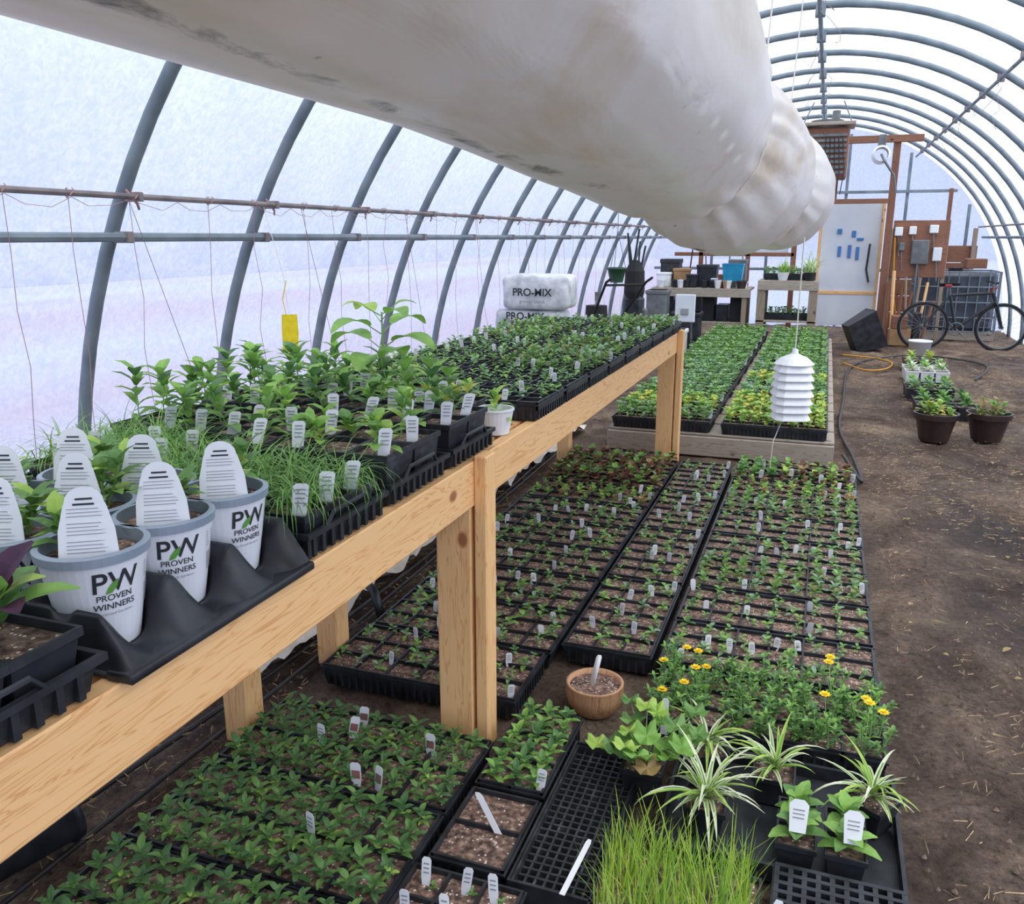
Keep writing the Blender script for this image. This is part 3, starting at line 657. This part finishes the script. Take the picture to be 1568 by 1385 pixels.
# ---- labelled nursery pots
tP=textgeo('P',.047,.0006); tW=textgeo('W',.047,.0006); t1=textgeo('PROVEN',.0145,.0001); t2=textgeo('WINNERS',.0145,.0001); t3=textgeo('The Grand Gardener',.0065)
def nurspot(seed,phi0):
    mb=MB(); r=random.Random(seed); h=.165; r0,r1=.056,.079
    mb.lathe([(.001,0),(r0-.004,0),(r0,.004),(r1,h-.018)],'pot',n=40)
    mb.lathe([(r1,h-.018),(r1+.005,h-.016),(r1+.006,h-.002),(r1+.003,h),(r1-.004,h),(r1-.007,h-.03)],'rim',n=40)
    mb.lathe([(r1-.006,h-.022),(.001,h-.02)],'soil',n=40)
    def wrap(tx,z0,mat,dx=0,sc=1,lift=.0009):
        vs=[]
        for x,y in tx[0]:
            z=z0+y*sc; rr=r0+(r1-r0)*(z/(h-.018))+lift; ph=phi0+(x*sc+dx)/rr; vs.append((rr*math.cos(ph),rr*math.sin(ph),z))
        mb.add(vs,tx[1],mat)
    wrap(tP,.104,'ink',dx=-.022); wrap(tW,.104,'ink',dx=.016); wrap(t1,.089,'ink'); wrap(t2,.074,'ink'); wrap(t3,.064,'inkgrey')
    wrap(([(-.010,-.004),(.0,-.002),(.008,.008),(.010,.020),(.0,.014),(-.006,.006)],[(0,1,2,3,4,5)]),.104,'inkgreen',dx=-.004,lift=.0015)
    for k in range(14): wrap(([(0,0),(.0012,0),(.0012,.035),(0,.035)],[(0,1,2,3)]),.06,'inkgrey',dx=.062+k*.0022)
    for k in range(6): wrap(([(0,0),(.028,0),(.028,.0016),(0,.0016)],[(0,1,2,3)]),.105+k*.005,'inkgrey',dx=.062)
    for k in range(3): sprig(mb,r.uniform(-.05,.0),r.uniform(-.01,.05),h-.02,r,h=r.uniform(.03,.08),L=.07,W=.03,nodes=4,m=('g1','g2','lime'),flower='pink' if k==0 and r.random()<.6 else None)
    rt=Vector((.84,.54,0)).normalized(); up=Vector((-.14,.16,1)).normalized(); o=Vector((.04,-.045,h-.025))
    out=[(-.044,0),(.044,0),(.040,.06),(.030,.098)]+[(.028*math.cos(a),.102+.024*math.sin(a)) for a in [k*pi/8 for k in range(9)]]+[(-.030,.098),(-.040,.06)]
    mb.plate(out,o,rt,up,.0015,'white')
    nn=rt.cross(up)
    mb.plate([(-.016,.098),(.014,.098),(.014,.101),(-.016,.101)],o+nn*.0012,rt,up,.0006,'ink'); mb.plate([(-.012,.106),(.012,.106),(.012,.109),(-.012,.109)],o+nn*.0012,rt,up,.0006,'ink')
    for k in range(13):
        z=.026+k*.0055; wd=.032-.008*(z/.11)
        if k in (4,9): continue
        mb.plate([(-wd,z),(wd*r.uniform(.5,1),z),(wd*r.uniform(.6,1),z+.0011),(-wd,z+.0011)],o+nn*.0012,rt,up,.0006,'inkgrey')
    return mb.mesh('nursery_pot',False)
pm=[nurspot(201,-.42),nurspot(202,-.62),nurspot(203,-.30)]
for j,y in enumerate((.955,1.112,1.268)):
    for i,x in enumerate((-1.045,-1.215,-1.385)):
        place('labelled_flower_pot',pm[(j+i)%3],(x,y+.0,ZB+.012),0 if i==0 else -.2)
mb=MB()
x0,x1,y0,y1=-1.48,-.945,.87,1.352
mb.box((x0,y0,0),(x1,y1,.012),'black')
cs=[(px_,py_) for px_ in (-1.045,-1.215,-1.385) for py_ in (.955,1.112,1.268)]
nxg,nyg=110,110; vs=[]
xa,xb,ya,yb=x0,x1+.03,y0,y1
for j in range(nyg+1):
    for i in range(nxg+1):
        x=xa+(xb-xa)*i/nxg; y=ya+(yb-ya)*j/nyg
        d=min(math.hypot(x-a,y-b) for a,b in cs)
        t=max(0,min(1,(d-.055)/.018)); t=t*t*(3-2*t)
        q=math.sin(pi*(y-.955)/.1565)**2; qx=math.sin(pi*(x+1.045)/.17)**2 if x<-1.045 else 0
        q=max(q,qx)
        z=.014+.085*t*(.06+.94*q**1.3)
        ex=max(0,min(1,(xb-x)/.06)); z=.012+(z-.012)*ex
        ey=max(0,min(1,(y-ya)/.015)); z=.012+(z-.012)*ey
        vs.append((x,y,z))
mb.add(vs,[(j*(nxg+1)+i,j*(nxg+1)+i+1,(j+1)*(nxg+1)+i+1,(j+1)*(nxg+1)+i) for j in range(nyg) for i in range(nxg)],'black')
mb.bbox((x1-.01,y0-.004,-.001),(x1+.04,y1,.015),'black',.003)
mb.obj('pot_carry_tray',(0,0,ZB),smooth=True)
# ------------------------------------------------------------------ hanging things
mb=MB(); mb.tube([(-2.83,3.95,1.76),(-2.72,3.93,1.4),(-2.68,3.9,1.21)],.002,'wstring',n=3)
mb.plate([(-.04,-.1),(.04,-.1),(.045,0),(.04,.1),(-.04,.1),(-.042,0)],(-2.68,3.9,1.10),(.9,.5,0),(.03,0,1),.003,'yellow')
mb.tube([(-2.69,3.89,1.2),(-2.70,3.88,1.28),(-2.67,3.88,1.38)],.003,'yellow',n=4)
mb.obj('yellow_sticky_trap')
mb=MB()
for k in range(7):
    z=.0+k*.036; w=.088-.002*abs(k-3)
    vs=[]
    for (ww,zz) in ((w,z),(w*.98,z+.006),(w*.80,z+.032),(w*.74,z+.030)):
        for q in range(16):
            a=2*pi*q/16+pi/16; c,s_=math.cos(a),math.sin(a); e=(abs(c)**4+abs(s_)**4)**-.25; vs.append((ww*e*c,ww*e*s_,zz))
    mb.add(vs,[(i*16+q,i*16+(q+1)%16,(i+1)*16+(q+1)%16,(i+1)*16+q) for i in range(3) for q in range(16)],'white')
mb.lathe([(.088,.25),(.06,.275),(.015,.295),(.012,.315),(.001,.315)],'white',n=20)
mb.lathe([(.035,.0),(.035,.25)],'white',n=12)
mb.tube([(0,0,.31),(0,.0,.8)],.003,'wstring',n=4); mb.tube([(-.03,0,0),(-.08,-.05,-.1),(-.085,-.05,-.22)],.002,'wstring',n=4)
mb.obj('weather_sensor_shield',(-.10,4.0,.80),.3)
# ------------------------------------------------------------------ floor clutter left
mb=MB()
def hose(pts,r=.01,m='hose',n=6):
    out=[]
    for i in range(len(pts)-1):
        p0=Vector(pts[max(i-1,0)]);p1=Vector(pts[i]);p2=Vector(pts[i+1]);p3=Vector(pts[min(i+2,len(pts)-1)])
        for k in range(6):
            t=k/6; out.append(.5*((2*p1)+(-p0+p2)*t+(2*p0-5*p1+4*p2-p3)*t*t+(-p0+3*p1-3*p2+p3)*t**3))
    out.append(Vector(pts[-1])); mb.tube(out,r,m,n=n)
hose([(-1.78,.7,.015),(-1.76,1.6,.015),(-1.74,2.6,.015),(-1.76,4,.015),(-1.8,6,.015)],.008)
hose([(-1.92,.6,.015),(-1.90,1.5,.015),(-1.82,2.6,.015),(-1.80,4.2,.015),(-1.85,6,.015)],.01)
mb.obj('drip_irrigation_hose',smooth=True)
mb=MB(); hose([(.22,6.3,.1),(.34,5.9,.02),(.30,6.6,.02),(.22,7.6,.02),(.27,9,.02),(.35,11,.02),(.6,12.1,.02),(1.3,12.9,.02),(2.0,12.2,.02),(1.7,10.8,.02)],.012); mb.obj('garden_hose',smooth=True)
mb=MB(); hose([(.3,11.8,.02),(.55,11.2,.02),(.8,11.4,.02),(.9,12.0,.02),(.7,12.4,.02),(.3,12.6,.02)],.01,'orange'); mb.obj('extension_cord',smooth=True)
mb=MB(); vs=[]
for j in range(131):
    for i in range(13):
        y=2.3+j*.035; x=-2.24+i*.034+.05*noise.noise(Vector((y*2,i*.3,0))); z=.03+.12*abs(noise.noise(Vector((x*7,y*5,2))))+.05*noise.noise(Vector((x*20,y*12,5)))
        vs.append((x,y,max(.012,z)))
mb.add(vs,[(j*13+i,j*13+i+1,(j+1)*13+i+1,(j+1)*13+i) for j in range(130) for i in range(12)],'cloth'); mb.obj('crumpled_plastic_sheet',smooth=True)
mb=MB(); T=Matrix.Translation((-1.84,1.34,.10))@Matrix.Rotation(1.35,4,'Z')@Matrix.Rotation(1.45,4,'Y'); mb.lathe([(.001,-.1),(.07,-.1),(.095,.1),(.102,.1),(.102,.12),(.09,.12),(.07,-.08)],'black',n=24,T=T); mb.obj('tipped_black_pot',smooth=True)
mb=MB(); mb.tube([(-1.66,2.95,.03),(-1.72,3.0,.12),(-1.8,3.05,.14)],.02,'black',n=8); mb.tube([(-1.8,3.05,.14),(-1.84,3.06,.16)],[.035,.03],'black',n=10); mb.obj('hose_nozzle',smooth=True)
# ------------------------------------------------------------------ far-left items
def bale(mb,cx,cy,z,w,d,h,seed):
    vs=[]; K,Lr=28,14
    f=lambda c,e:math.copysign(abs(c)**e,c)
    for j in range(Lr+1):
        ph=-pi/2+pi*j/Lr
        for i in range(K):
            th=2*pi*i/K
            x=f(math.cos(th),.25)*f(math.cos(ph),.2); y=f(math.sin(th),.25)*f(math.cos(ph),.2); zz=f(math.sin(ph),.3)
            q=1+.04*noise.noise(Vector((x*2+seed,y*2,zz*2)))
            vs.append((cx+x*w/2*q,cy+y*d/2*q,z+h/2+zz*h/2*(1+.03*noise.noise(Vector((x*3,y*3,seed))))))
    mb.add(vs,[(j*K+i,j*K+(i+1)%K,(j+1)*K+(i+1)%K,(j+1)*K+i) for j in range(Lr) for i in range(K)],'bag')
mb=MB()
for k,z in enumerate((0,.25,.5,.75)): bale(mb,-2.36+.02*(k%2),6.95+.02*k,z,.58,.4,.26,k)
bale(mb,-2.27,6.98,1.01,.58,.4,.29,9)
tx=textgeo('PRO-MIX',.085,.002); tx2=textgeo('grower blend',.04,.001)
for (xx,yy,zz) in ((-2.34,6.80,.93),(-2.27,6.77,1.13),):
    mb.add([(xx+x,yy-.022,zz+y) for x,y in tx[0]],tx[1],'ink'); mb.add([(xx+x,yy-.022,zz-.06+y) for x,y in tx2[0]],tx2[1],'inkgrey')
mb.obj('potting_mix_bales',smooth=True)
mb=MB()
for s in (-.22,.22):
    mb.tube([(s*.3,.0,.5),(s*.8,-.3,.8),(s,-.75,1.15),(s,-.9,1.2)],.014,'rubber',n=6)
    mb.tube([(s*1.2,.2+.2*math.cos(a*pi/10),.2+.2*math.sin(a*pi/10)) for a in range(20)],.035,'rubber',n=8,closed=True)
mb.tube([(-.22,-.7,1.12),(.22,-.7,1.12)],.012,'rubber')
mb.bbox((-.16,-.1,.35),(.16,.3,.62),'black',.03); mb.lathe([(.001,.25),(.12,.25),(.13,.1),(.13,0)],'rubber',c=(0,.12,.6),n=16); mb.tube([(0,.1,.9),(0,.1,1.0)],.03,'greymetal'); mb.tube([(0,.3,.5),(0,.6,.3)],.03,'greymetal')
mb.obj('garden_tiller',(-2.35,9.4,0),.6)
mb=MB(); mb.bbox((-.12,-.1,0),(.12,.1,.9),'black',.04); mb.lathe([(.10,.85),(.13,.95),(.12,1.2),(.06,1.32),(.001,1.34)],'rubber',n=14)
for a in range(5): mb.tube([(.05*math.cos(a),.05*math.sin(a),1.1),(.12*math.cos(a*1.3),.1*math.sin(a*1.3),1.5+.05*a)],.012,'black')
mb.bbox((.1,-.05,.3),(.17,.05,.75),'greymetal',.02); mb.obj('golf_bag',(-2.2,10.5,0))
mb=MB(); mb.lathe([(.07,0),(.1,.14),(.108,.14),(.108,.16),(.095,.16)],'green pl',n=20)
for a in range(3): mb.tube([(.1*math.cos(a*2.1),.1*math.sin(a*2.1),.15),(0,0,.55)],.003,'hose',n=4)
mb.tube([(0,0,.55),(0,0,1.6)],.003,'hose',n=4); mb.obj('hanging_basket',(-2.15,9.3,1.12),smooth=True)
mb=MB()
X0,X1,YA,YB,ZT=-2.55,-1.05,13.45,14.25,.84
for i in range(5): mb.bbox((X0,YA+i*.165,ZT-.03),(X1,YA+i*.165+.15,ZT),'oldX')
for x in (X0+.05,X1-.12):
    for y in (YA+.03,YB-.1): mb.bbox((x,y,0),(x+.07,y+.07,ZT-.03),'oldZ')
mb.bbox((X0,YA,ZT-.13),(X1,YA+.03,ZT-.03),'oldX'); mb.bbox((X0+.1,YA+.1,.3),(X1-.1,YB-.1,.33),'oldX')
mb.obj('potting_table')
mb=MB(); rr_=random.Random(77)
for (x,y,w,h,m) in ((-2.4,13.7,.2,.22,'white'),(-2.15,13.9,.24,.28,'cardboard'),(-1.95,13.65,.16,.2,'black'),(-1.75,13.9,.3,.34,'black'),(-1.45,13.7,.2,.2,'redwoodX'),(-1.3,14.0,.26,.42,'greymetal'),(-2.35,14.05,.3,.42,'blackdusty'),(-1.6,13.7,.12,.14,'whiteboard'),(-1.2,13.65,.16,.1,'white')):
    mb.bbox((x-w/2,y-w/2,ZT+.002),(x+w/2,y+w/2,ZT+h),m,.012); mb.bbox((x-w/2-.01,y-w/2-.01,ZT+h*.85),(x+w/2+.01,y+w/2+.01,ZT+h+.004),m,.008)
for k in range(12): 
    x=rr_.uniform(-2.45,-1.15); mb.lathe([(.04,0),(.06,.1),(.065,.1),(.065,.12),(.05,.12),(.04,.02)],rr_.choice(['black','brownpot','terracotta','white']),c=(x,13.52+rr_.uniform(0,.04),ZT+.002),n=12)
for k in range(6): mb.bbox((-2.4+k*.21,13.6,.332),(-2.22+k*.21,14.0,.36+rr_.uniform(.1,.38)),rr_.choice(['black','cardboard','rubber','greymetal','black']),.01)
for k in range(5): x=-2.4+k*.3; mb.tube([(x,14.2,ZT),(x+rr_.uniform(-.1,.1),14.3,ZT+rr_.uniform(.3,.7))],.012,rr_.choice(['oldZ','greymetal','black']),n=5)
mb.obj('potting_supplies')
mb=MB()
for k,(x,y,w,d,h,m) in enumerate(((-1.85,12.6,.4,.3,.55,'black'),(-2.3,12.3,.35,.35,.4,'cardboard'),(-2.3,12.7,.3,.3,.85,'greymetal'),(-1.9,12.1,.25,.25,.35,'white'),(-2.2,11.7,.3,.3,.5,'black'))):
    mb.bbox((x-w/2,y-d/2,0),(x+w/2,y+d/2,h),m,.02); mb.bbox((x-w/2-.015,y-d/2-.015,h-.06),(x+w/2+.015,y+d/2+.015,h),m,.012)
mb.obj('storage_crates')
mb=MB(); mb.sqpot(0,0,0,.26,.32,.26,'blue',soil=None,d0=.2,d1=.26); mb.obj('blue_storage_bin',(-1.33,13.6,ZT+.11))
mb=MB()
X0,X1,YA,YB,ZT=-.95,-.08,13.5,14.2,.97
for i in range(4): mb.bbox((X0,YA+i*.175,ZT-.04),(X1,YA+i*.175+.165,ZT),'oldX')
for x in (X0,X1-.13):
    for y in (YA,YB-.1): mb.bbox((x,y,0),(x+.12,y+.09,ZT-.04),'oldZ')
mb.bbox((X0,YA,.35),(X1,YB,.38),'oldX'); mb.bbox((X0,YA-.02,ZT-.14),(X1,YA+.02,ZT-.04),'oldX')
mb.obj('wooden_staging_table')
place('plant_flat',greent[0],(-.515,13.9,.972)); place('plant_flat',greent[0],(-.515,13.8,.382))
mb=MB(); r=random.Random(5); mb.lathe([(.06,0),(.09,.12),(.08,.12),(.001,.1)],'black',n=16); blades(mb,0,0,.1,r,90,.4,.03,('lime','g2','pale'),w=.012,droop=1.8,segs=6); mb.obj('potted_spider_plant',(-.22,13.6,.972)) 
mb=MB(); r=random.Random(6); mb.lathe([(.06,0),(.09,.12),(.08,.12),(.001,.1)],'white',n=16); blades(mb,0,0,.1,r,60,.3,.03,('lime','g2'),w=.012,droop=1.8,segs=6); mb.obj('potted_spider_plant',(-.6,13.6,.972)) 
mb=MB(); mb.bbox((-.0,0,0),(.26,.03,.36),'whiteboard',.01); mb.bbox((.08,-.02,.1),(.18,.0,.18),'inkgrey',.004); mb.tube([(.05,.05,0),(.05,.2,-.5)],.015,'greymetal'); mb.tube([(.21,.05,0),(.21,.2,-.5)],.015,'greymetal'); mb.obj('white_sign_board',(-1.82,11.3,.52))
# ------------------------------------------------------------------ end frame
mb=MB()
mb.bbox((.80,14.6,0),(.90,14.7,3.02),'redwood'); mb.bbox((-.2,14.55,2.98),(1.2,14.66,3.08),'redwoodX'); mb.bbox((-.55,14.6,0),(-.47,14.68,3.1),'redwood')
mb.bbox((-.5,14.55,2.1),(.8,14.62,2.17),'redwoodX'); mb.bbox((-2.4,14.6,1.3),(-.5,14.66,1.36),'redwoodX'); mb.bbox((-2.0,14.6,0),(-1.93,14.66,2.2),'redwood'); mb.bbox((.0,14.6,2.17),(.06,14.66,3.0),'redwood')
mb.bbox((1.85,16.56,0),(1.91,16.64,2.4),'redwood'); mb.bbox((-2.35,14.6,1.75),(-1.2,14.66,1.8),'redwoodX'); mb.bbox((-1.25,14.6,0),(-1.18,14.66,1.8),'redwood')
mb.obj('timber_post_frame')
mb=MB()
for x in (-2.1,-1.1,.2,1.2,2.2):
    zt=H*math.sqrt(max(0,1-((x-XC)/A)**2))-.06; mb.bbox((x,16.9,0),(x+.05,16.95,zt),'steel')
for z in (1.0,2.35):
    xx=A*math.sqrt(1-(z/H)**2)-.08; mb.bbox((XC-xx,16.86,z),(XC+xx,16.9,z+.05),'steel')
mb.obj('end_wall_framing')
mb=MB(); mb.bbox((-1.15,14.7,1.36),(-.6,14.72,1.75),'whiteboard',.004); mb.bbox((-1.9,14.7,1.36),(-1.28,14.72,1.72),'greymetal',.004); mb.obj('pinned_white_panels')
mb=MB(); mb.bbox((-.12,15.0,.75),(.76,15.04,2.12),'whiteboard',.006); mb.bbox((-.12,14.98,.2),(.76,15.03,.70),'whiteboard',.006); mb.bbox((-.14,14.97,.70),(.78,15.05,.75),'pineX',.004); mb.bbox((-.16,14.97,0),(-.12,15.05,2.14),'pineZ',.004); mb.bbox((.76,14.97,0),(.80,15.05,2.14),'pineZ',.004)
for (x,z,w,h) in ((.15,1.3,.05,.16),(.3,1.28,.05,.2),(.42,1.25,.05,.2),(.42,1.55,.1,.04),(.12,1.65,.07,.08),(.34,1.6,.06,.1)): mb.bbox((x,14.975,z),(x+w,15.0,z+h),'bluestrip',.004)
mb.tube([(.62,14.96,1.5),(.6,14.96,1.1),(.65,14.96,.9)],.015,'black'); mb.obj('door_1')
mb=MB()
mb.bbox((-.28,-.2,0),(.28,.25,.62),'redwood',.02)
for k in range(8): mb.bbox((-.25,-.23,.05+k*.065),(.25,-.2,.085+k*.065),'greymetal',.004)
mb.lathe([(.18,0),(.2,.08),(.2,.1),(.16,.1)],'greymetal',c=(0,0,.62),n=20); mb.tube([(.1,.1,.62),(.1,.1,.85)],.05,'greymetal',n=10)
mb.bbox((-.34,-.28,.64),(.34,.3,.68),'oldX',.005)
for x in (-.3,.3): mb.tube([(x,0,.68),(x*.6,0,.95)],.008,'steel')
for k in range(5): mb.tube([(.2-.05*k,-.24,.5),(.25-.06*k,-.26,.1),(.22-.05*k,-.24,-.2-.05*k)],.006,'black',n=4)
mb.obj('hanging_unit_heater',(-.14,12.3,2.33))
mb=MB(); mb.lathe([(.1,0),(.13,.05),(.13,.3),(.1,.34)],'white',n=16,T=Matrix.Rotation(pi/2,4,'X')); mb.tube([(0,-.3,0),(.05,-.35,-.1),(.2,-.3,-.3),(.25,-.3,-.55)],.02,'greymetal'); mb.bbox((-.05,-.3,.1),(.05,-.05,.28),'greymetal',.01); mb.obj('circulation_fan',(.62,14.5,2.78))
mb=MB()
for k in range(6): mb.bbox((1.0,16.72,.02+k*.29),(2.4-.02*(k%2)-(.0 if k<5 else .5),16.76,.30+k*.29),'redwoodX' if k<5 else 'oldX',.006)
for x in (1.02,1.7,2.3): mb.bbox((x,16.66,0),(x+.07,16.72,1.75),'oldZ',.005)
mb.obj('plank_fence_panel')
mb=MB()
for (x,z,w,h,m) in ((.94,1.62,.11,.13,'white'),(1.14,1.64,.1,.12,'white'),(1.42,1.66,.12,.12,'white'),(1.2,1.2,.24,.36,'greymetal'),(1.02,1.4,.08,.12,'greymetal'),(1.5,1.25,.12,.2,'whiteboard')):
    mb.bbox((x,14.58,z),(x+w,14.66,z+h),m,.01); mb.tube([(x+w/2,14.62,z),(x+w/2+.03,14.62,z-.3)],.01,'steeldark')
mb.bbox((.92,14.66,1.0),(1.7,14.69,1.85),'redwoodX',.005); mb.tube([(.95,14.6,1.6),(1.0,14.6,.8),(1.1,14.6,.3),(1.3,14.5,.05)],.012,'orange'); mb.tube([(1.3,14.6,1.2),(1.3,14.6,.5)],.015,'greymetal')
for x in (.93,1.66): mb.bbox((x,14.69,0),(x+.05,14.74,1.85),'oldZ',.004)
mb.obj('electrical_panel')
mb=MB(); rr_=random.Random(12)
for k in range(8): mb.tube([(.95+k*.07,14.35,.02),(.93+k*.08+rr_.uniform(-.1,.1),14.55,rr_.uniform(.6,1.1))],rr_.uniform(.015,.035),rr_.choice(['oldZ','redwood','oldZ','pineZ']),n=4)
for (x,z,w,h,m) in ((.98,.0,.3,.25,'cardboard'),(1.0,.25,.22,.2,'redwoodX'),(1.3,0,.1,.5,'blackdusty')): mb.bbox((x,14.1,z),(x+w,14.33,z+h),m,.01)
mb.obj('scrap_timber_pile')
# tank
mb=MB(); mb.bbox((-.56,-.46,.14),(.56,.46,1.06),'water',.06); mb.lathe([(.11,1.06),(.11,1.12),(.001,1.12)],'black',n=16)
for i in range(9):
    x=-.58+i*.145; mb.tube([(x,-.49,.12),(x,-.49,1.08)],.009,'steel',n=5); mb.tube([(x,.49,.12),(x,.49,1.08)],.009,'steel',n=5)
for i in range(7):
    y=-.49+i*.163; mb.tube([(-.59,y,.12),(-.59,y,1.08)],.009,'steel',n=5); mb.tube([(.59,y,.12),(.59,y,1.08)],.009,'steel',n=5)
for z in (.14,.36,.6,.84,1.07): mb.tube([(-.59,-.49,z),(.59,-.49,z),(.59,.49,z),(-.59,.49,z)],.011,'steel',n=5,closed=True)
for y in (-.45,0,.36): mb.bbox((-.6,y,0),(.6,y+.1,.12),'oldX',.005)
mb.bbox((-.5,-.4,1.12),(-.2,-.1,1.3),'cardboard',.01); mb.bbox((.1,-.3,1.12),(.4,0,1.27),'redwoodX',.01)
mb.obj('caged_water_tank',(1.98,15.7,0))
# bicycle
mb=MB(); Rw=.33
for cx in (-.52,.52):
    mb.tube([(cx+Rw*math.cos(a*pi/20),0,Rw+.0+Rw*math.sin(a*pi/20)) for a in range(40)],.022,'rubber',n=8,closed=True)
    mb.tube([(cx+(Rw-.025)*math.cos(a*pi/20),0,Rw+(Rw-.025)*math.sin(a*pi/20)) for a in range(40)],.01,'greymetal',n=6,closed=True)
    for a in range(18): mb.tube([(cx,.02*(-1)**a,Rw),(cx+(Rw-.02)*math.cos(a*pi/9),0,Rw+(Rw-.02)*math.sin(a*pi/9))],.002,'greymetal',n=3)
    mb.tube([(cx,-.05,Rw),(cx,.05,Rw)],.025,'greymetal',n=8)
BB=(-.08,0,.3);ST=(-.2,0,.78);HT=(.36,0,.82);HB=(.4,0,.7);RA=(-.52,0,Rw);FA=(.52,0,Rw)
for a,b,rr in ((BB,ST,.02),(BB,HB,.026),(ST,HT,.02),(HT,HB,.026)): mb.tube([a,b],rr,'black',n=8)
for s in (-.05,.05):
    mb.tube([(RA[0],s,RA[2]),BB],.012,'black'); mb.tube([(RA[0],s,RA[2]),ST],.011,'black'); mb.tube([(FA[0],s,FA[2]),(.42,s,.66),HB],.016,'black')
mb.tube([ST,(-.23,0,.93)],.013,'greymetal'); mb.add([(-.36,-.07,.95),(-.36,.07,.95),(-.2,.05,.955),(-.08,.015,.95),(-.08,-.015,.95),(-.2,-.05,.955),(-.36,0,.90),(-.1,0,.92)],[(0,1,2,3,4,5),(6,1,0),(6,2,1),(7,3,2,6),(7,4,3),(5,4,7,6),(0,5,6)],'rubber')
mb.tube([HT,(.35,0,.93),(.38,0,.95)],.014,'greymetal'); mb.tube([(.33,-.3,.98),(.38,-.1,.96),(.38,.1,.96),(.33,.3,.98)],.013,'rubber')
mb.tube([(-.08+.09*math.cos(a*pi/10),-.05,.3+.09*math.sin(a*pi/10)) for a in range(20)],.008,'greymetal',closed=True,n=4); mb.tube([(-.08,-.06,.3),(.04,-.07,.18),(.04,-.16,.18)],.01,'greymetal'); mb.tube([(-.08,.06,.3),(-.2,.07,.42),(-.2,.16,.42)],.01,'greymetal')
for k in range(10): mb.tube([(.3,0,.78),(.33+.01*k,.02,.9)],.004,'redpl',n=3)
mb.bbox((-.3,-.06,.9),(-.2,.0,.94),'redpl',.01)
mb.obj('bicycle',(1.93,13.98,0),.08)
mb=MB(); T=Matrix.Translation((.58,13.5,.235))@Matrix.Rotation(.3,4,'Z')@Matrix.Rotation(1.15,4,'Y')
sub=MB(); sub.sqpot(0,0,-.2,.42,.56,.42,'black',soil=None,d0=.3,d1=.42); mb.add([T@Vector(v) for v in sub.v],sub.f,'black'); mb.obj('tipped_black_tub')
def bigpot(seed,fn):
    mb=MB(); r=random.Random(seed); mb.lathe([(.10,0),(.11,.01),(.15,.19),(.165,.19),(.17,.235),(.155,.235),(.145,.2),(.001,.2)],'brownpot',n=28); fn(mb,r); return mb
def b1(mb,r):
    for k in range(8): sprig(mb,r.uniform(-.1,.1),r.uniform(-.1,.1),.2,r,h=r.uniform(.03,.12),L=.08,W=.045,nodes=4,m=('g2','lime','yel','g1'))
def b2(mb,r):
    for k in range(9): sprig(mb,r.uniform(-.1,.1),r.uniform(-.1,.1),.2,r,h=r.uniform(.03,.14),L=.09,W=.03,nodes=4,m=('g1','g2','brownl','brownl'))
bigpot(301,b1).obj('brown_planter_pot',(.93,7.45,0)); bigpot(302,b2).obj('brown_planter_pot',(1.33,7.6,0))
def cluster(seed,w,d,nx,ny,name,loc,mats,potm='black',h=.13):
    mb=MB(); r=random.Random(seed)
    for i in range(nx):
        for j in range(ny):
            px,py=(i+.5)/nx*w-w/2,(j+.5)/ny*d-d/2; mb.sqpot(px,py,0,w/nx*.7,w/nx*.95,h,potm,d0=d/ny*.7,d1=d/ny*.95)
            rosette(mb,px,py,h,r,n=12,L=.10,W=.05,m=mats,e0=.1,e1=1.3)
    mb.obj(name,loc)
cluster(1,.5,.55,3,3,'potted_starts',(1.12,8.6,0),('g1','g2','g3')); cluster(2,.45,.5,3,3,'potted_starts',(1.08,9.5,0),('g2','blueg','g1'))
cluster(3,.45,.6,3,3,'white_pot_starts',(1.15,10.6,0),('g2','blueg','pale'),'white',.16); cluster(4,.4,.5,2,2,'potted_starts',(1.2,11.7,0),('lime','g2','yel'))
mb=MB(); mb.lathe([(.001,0),(.12,0),(.14,.26),(.148,.26),(.148,.28),(.135,.28),(.12,.02)],'white',n=24); mb.tube([(.14*math.cos(a*pi/10),.02,.26-.12*math.sin(a*pi/10)) for a in range(11)],.003,'steel',n=4); mb.obj('white_bucket',(1.25,12.4,0),smooth=True)
# ------------------------------------------------------------------ light
w=bpy.data.worlds.new('overcast'); bpy.context.scene.world=w; w.use_nodes=True; nt=w.node_tree
bg=nt.nodes['Background']; tc=nt.nodes.new('ShaderNodeTexCoord'); sp=nt.nodes.new('ShaderNodeSeparateXYZ'); nt.links.new(tc.outputs['Generated'],sp.inputs[0])
rp=ramp(nt,sp.outputs[2],[(0,(.54,.61,.80,1)),(.2,(.64,.73,.92,1)),(1,(.90,.95,1,1))]); nt.links.new(rp.outputs[0],bg.inputs[0]); bg.inputs[1].default_value=1.05
sl=bpy.data.lights.new('overcast_sun','SUN'); sl.energy=5.0; sl.angle=1.2; sl.color=(1,.96,.89); so=bpy.data.objects.new('overcast_sun',sl); so.rotation_euler=(.15,.40,0); bpy.context.scene.collection.objects.link(so)
# ------------------------------------------------------------------ camera
cd=bpy.data.cameras.new('camera'); cd.sensor_width=36; cd.lens=29.85; cd.clip_start=.02; co=bpy.data.objects.new('camera',cd)
co.location=(0,0,1.6); co.rotation_euler=(math.radians(90-14.2),0,math.radians(19.9)); bpy.context.scene.collection.objects.link(co); bpy.context.scene.camera=co
bpy.context.scene.view_settings.view_transform='Standard'
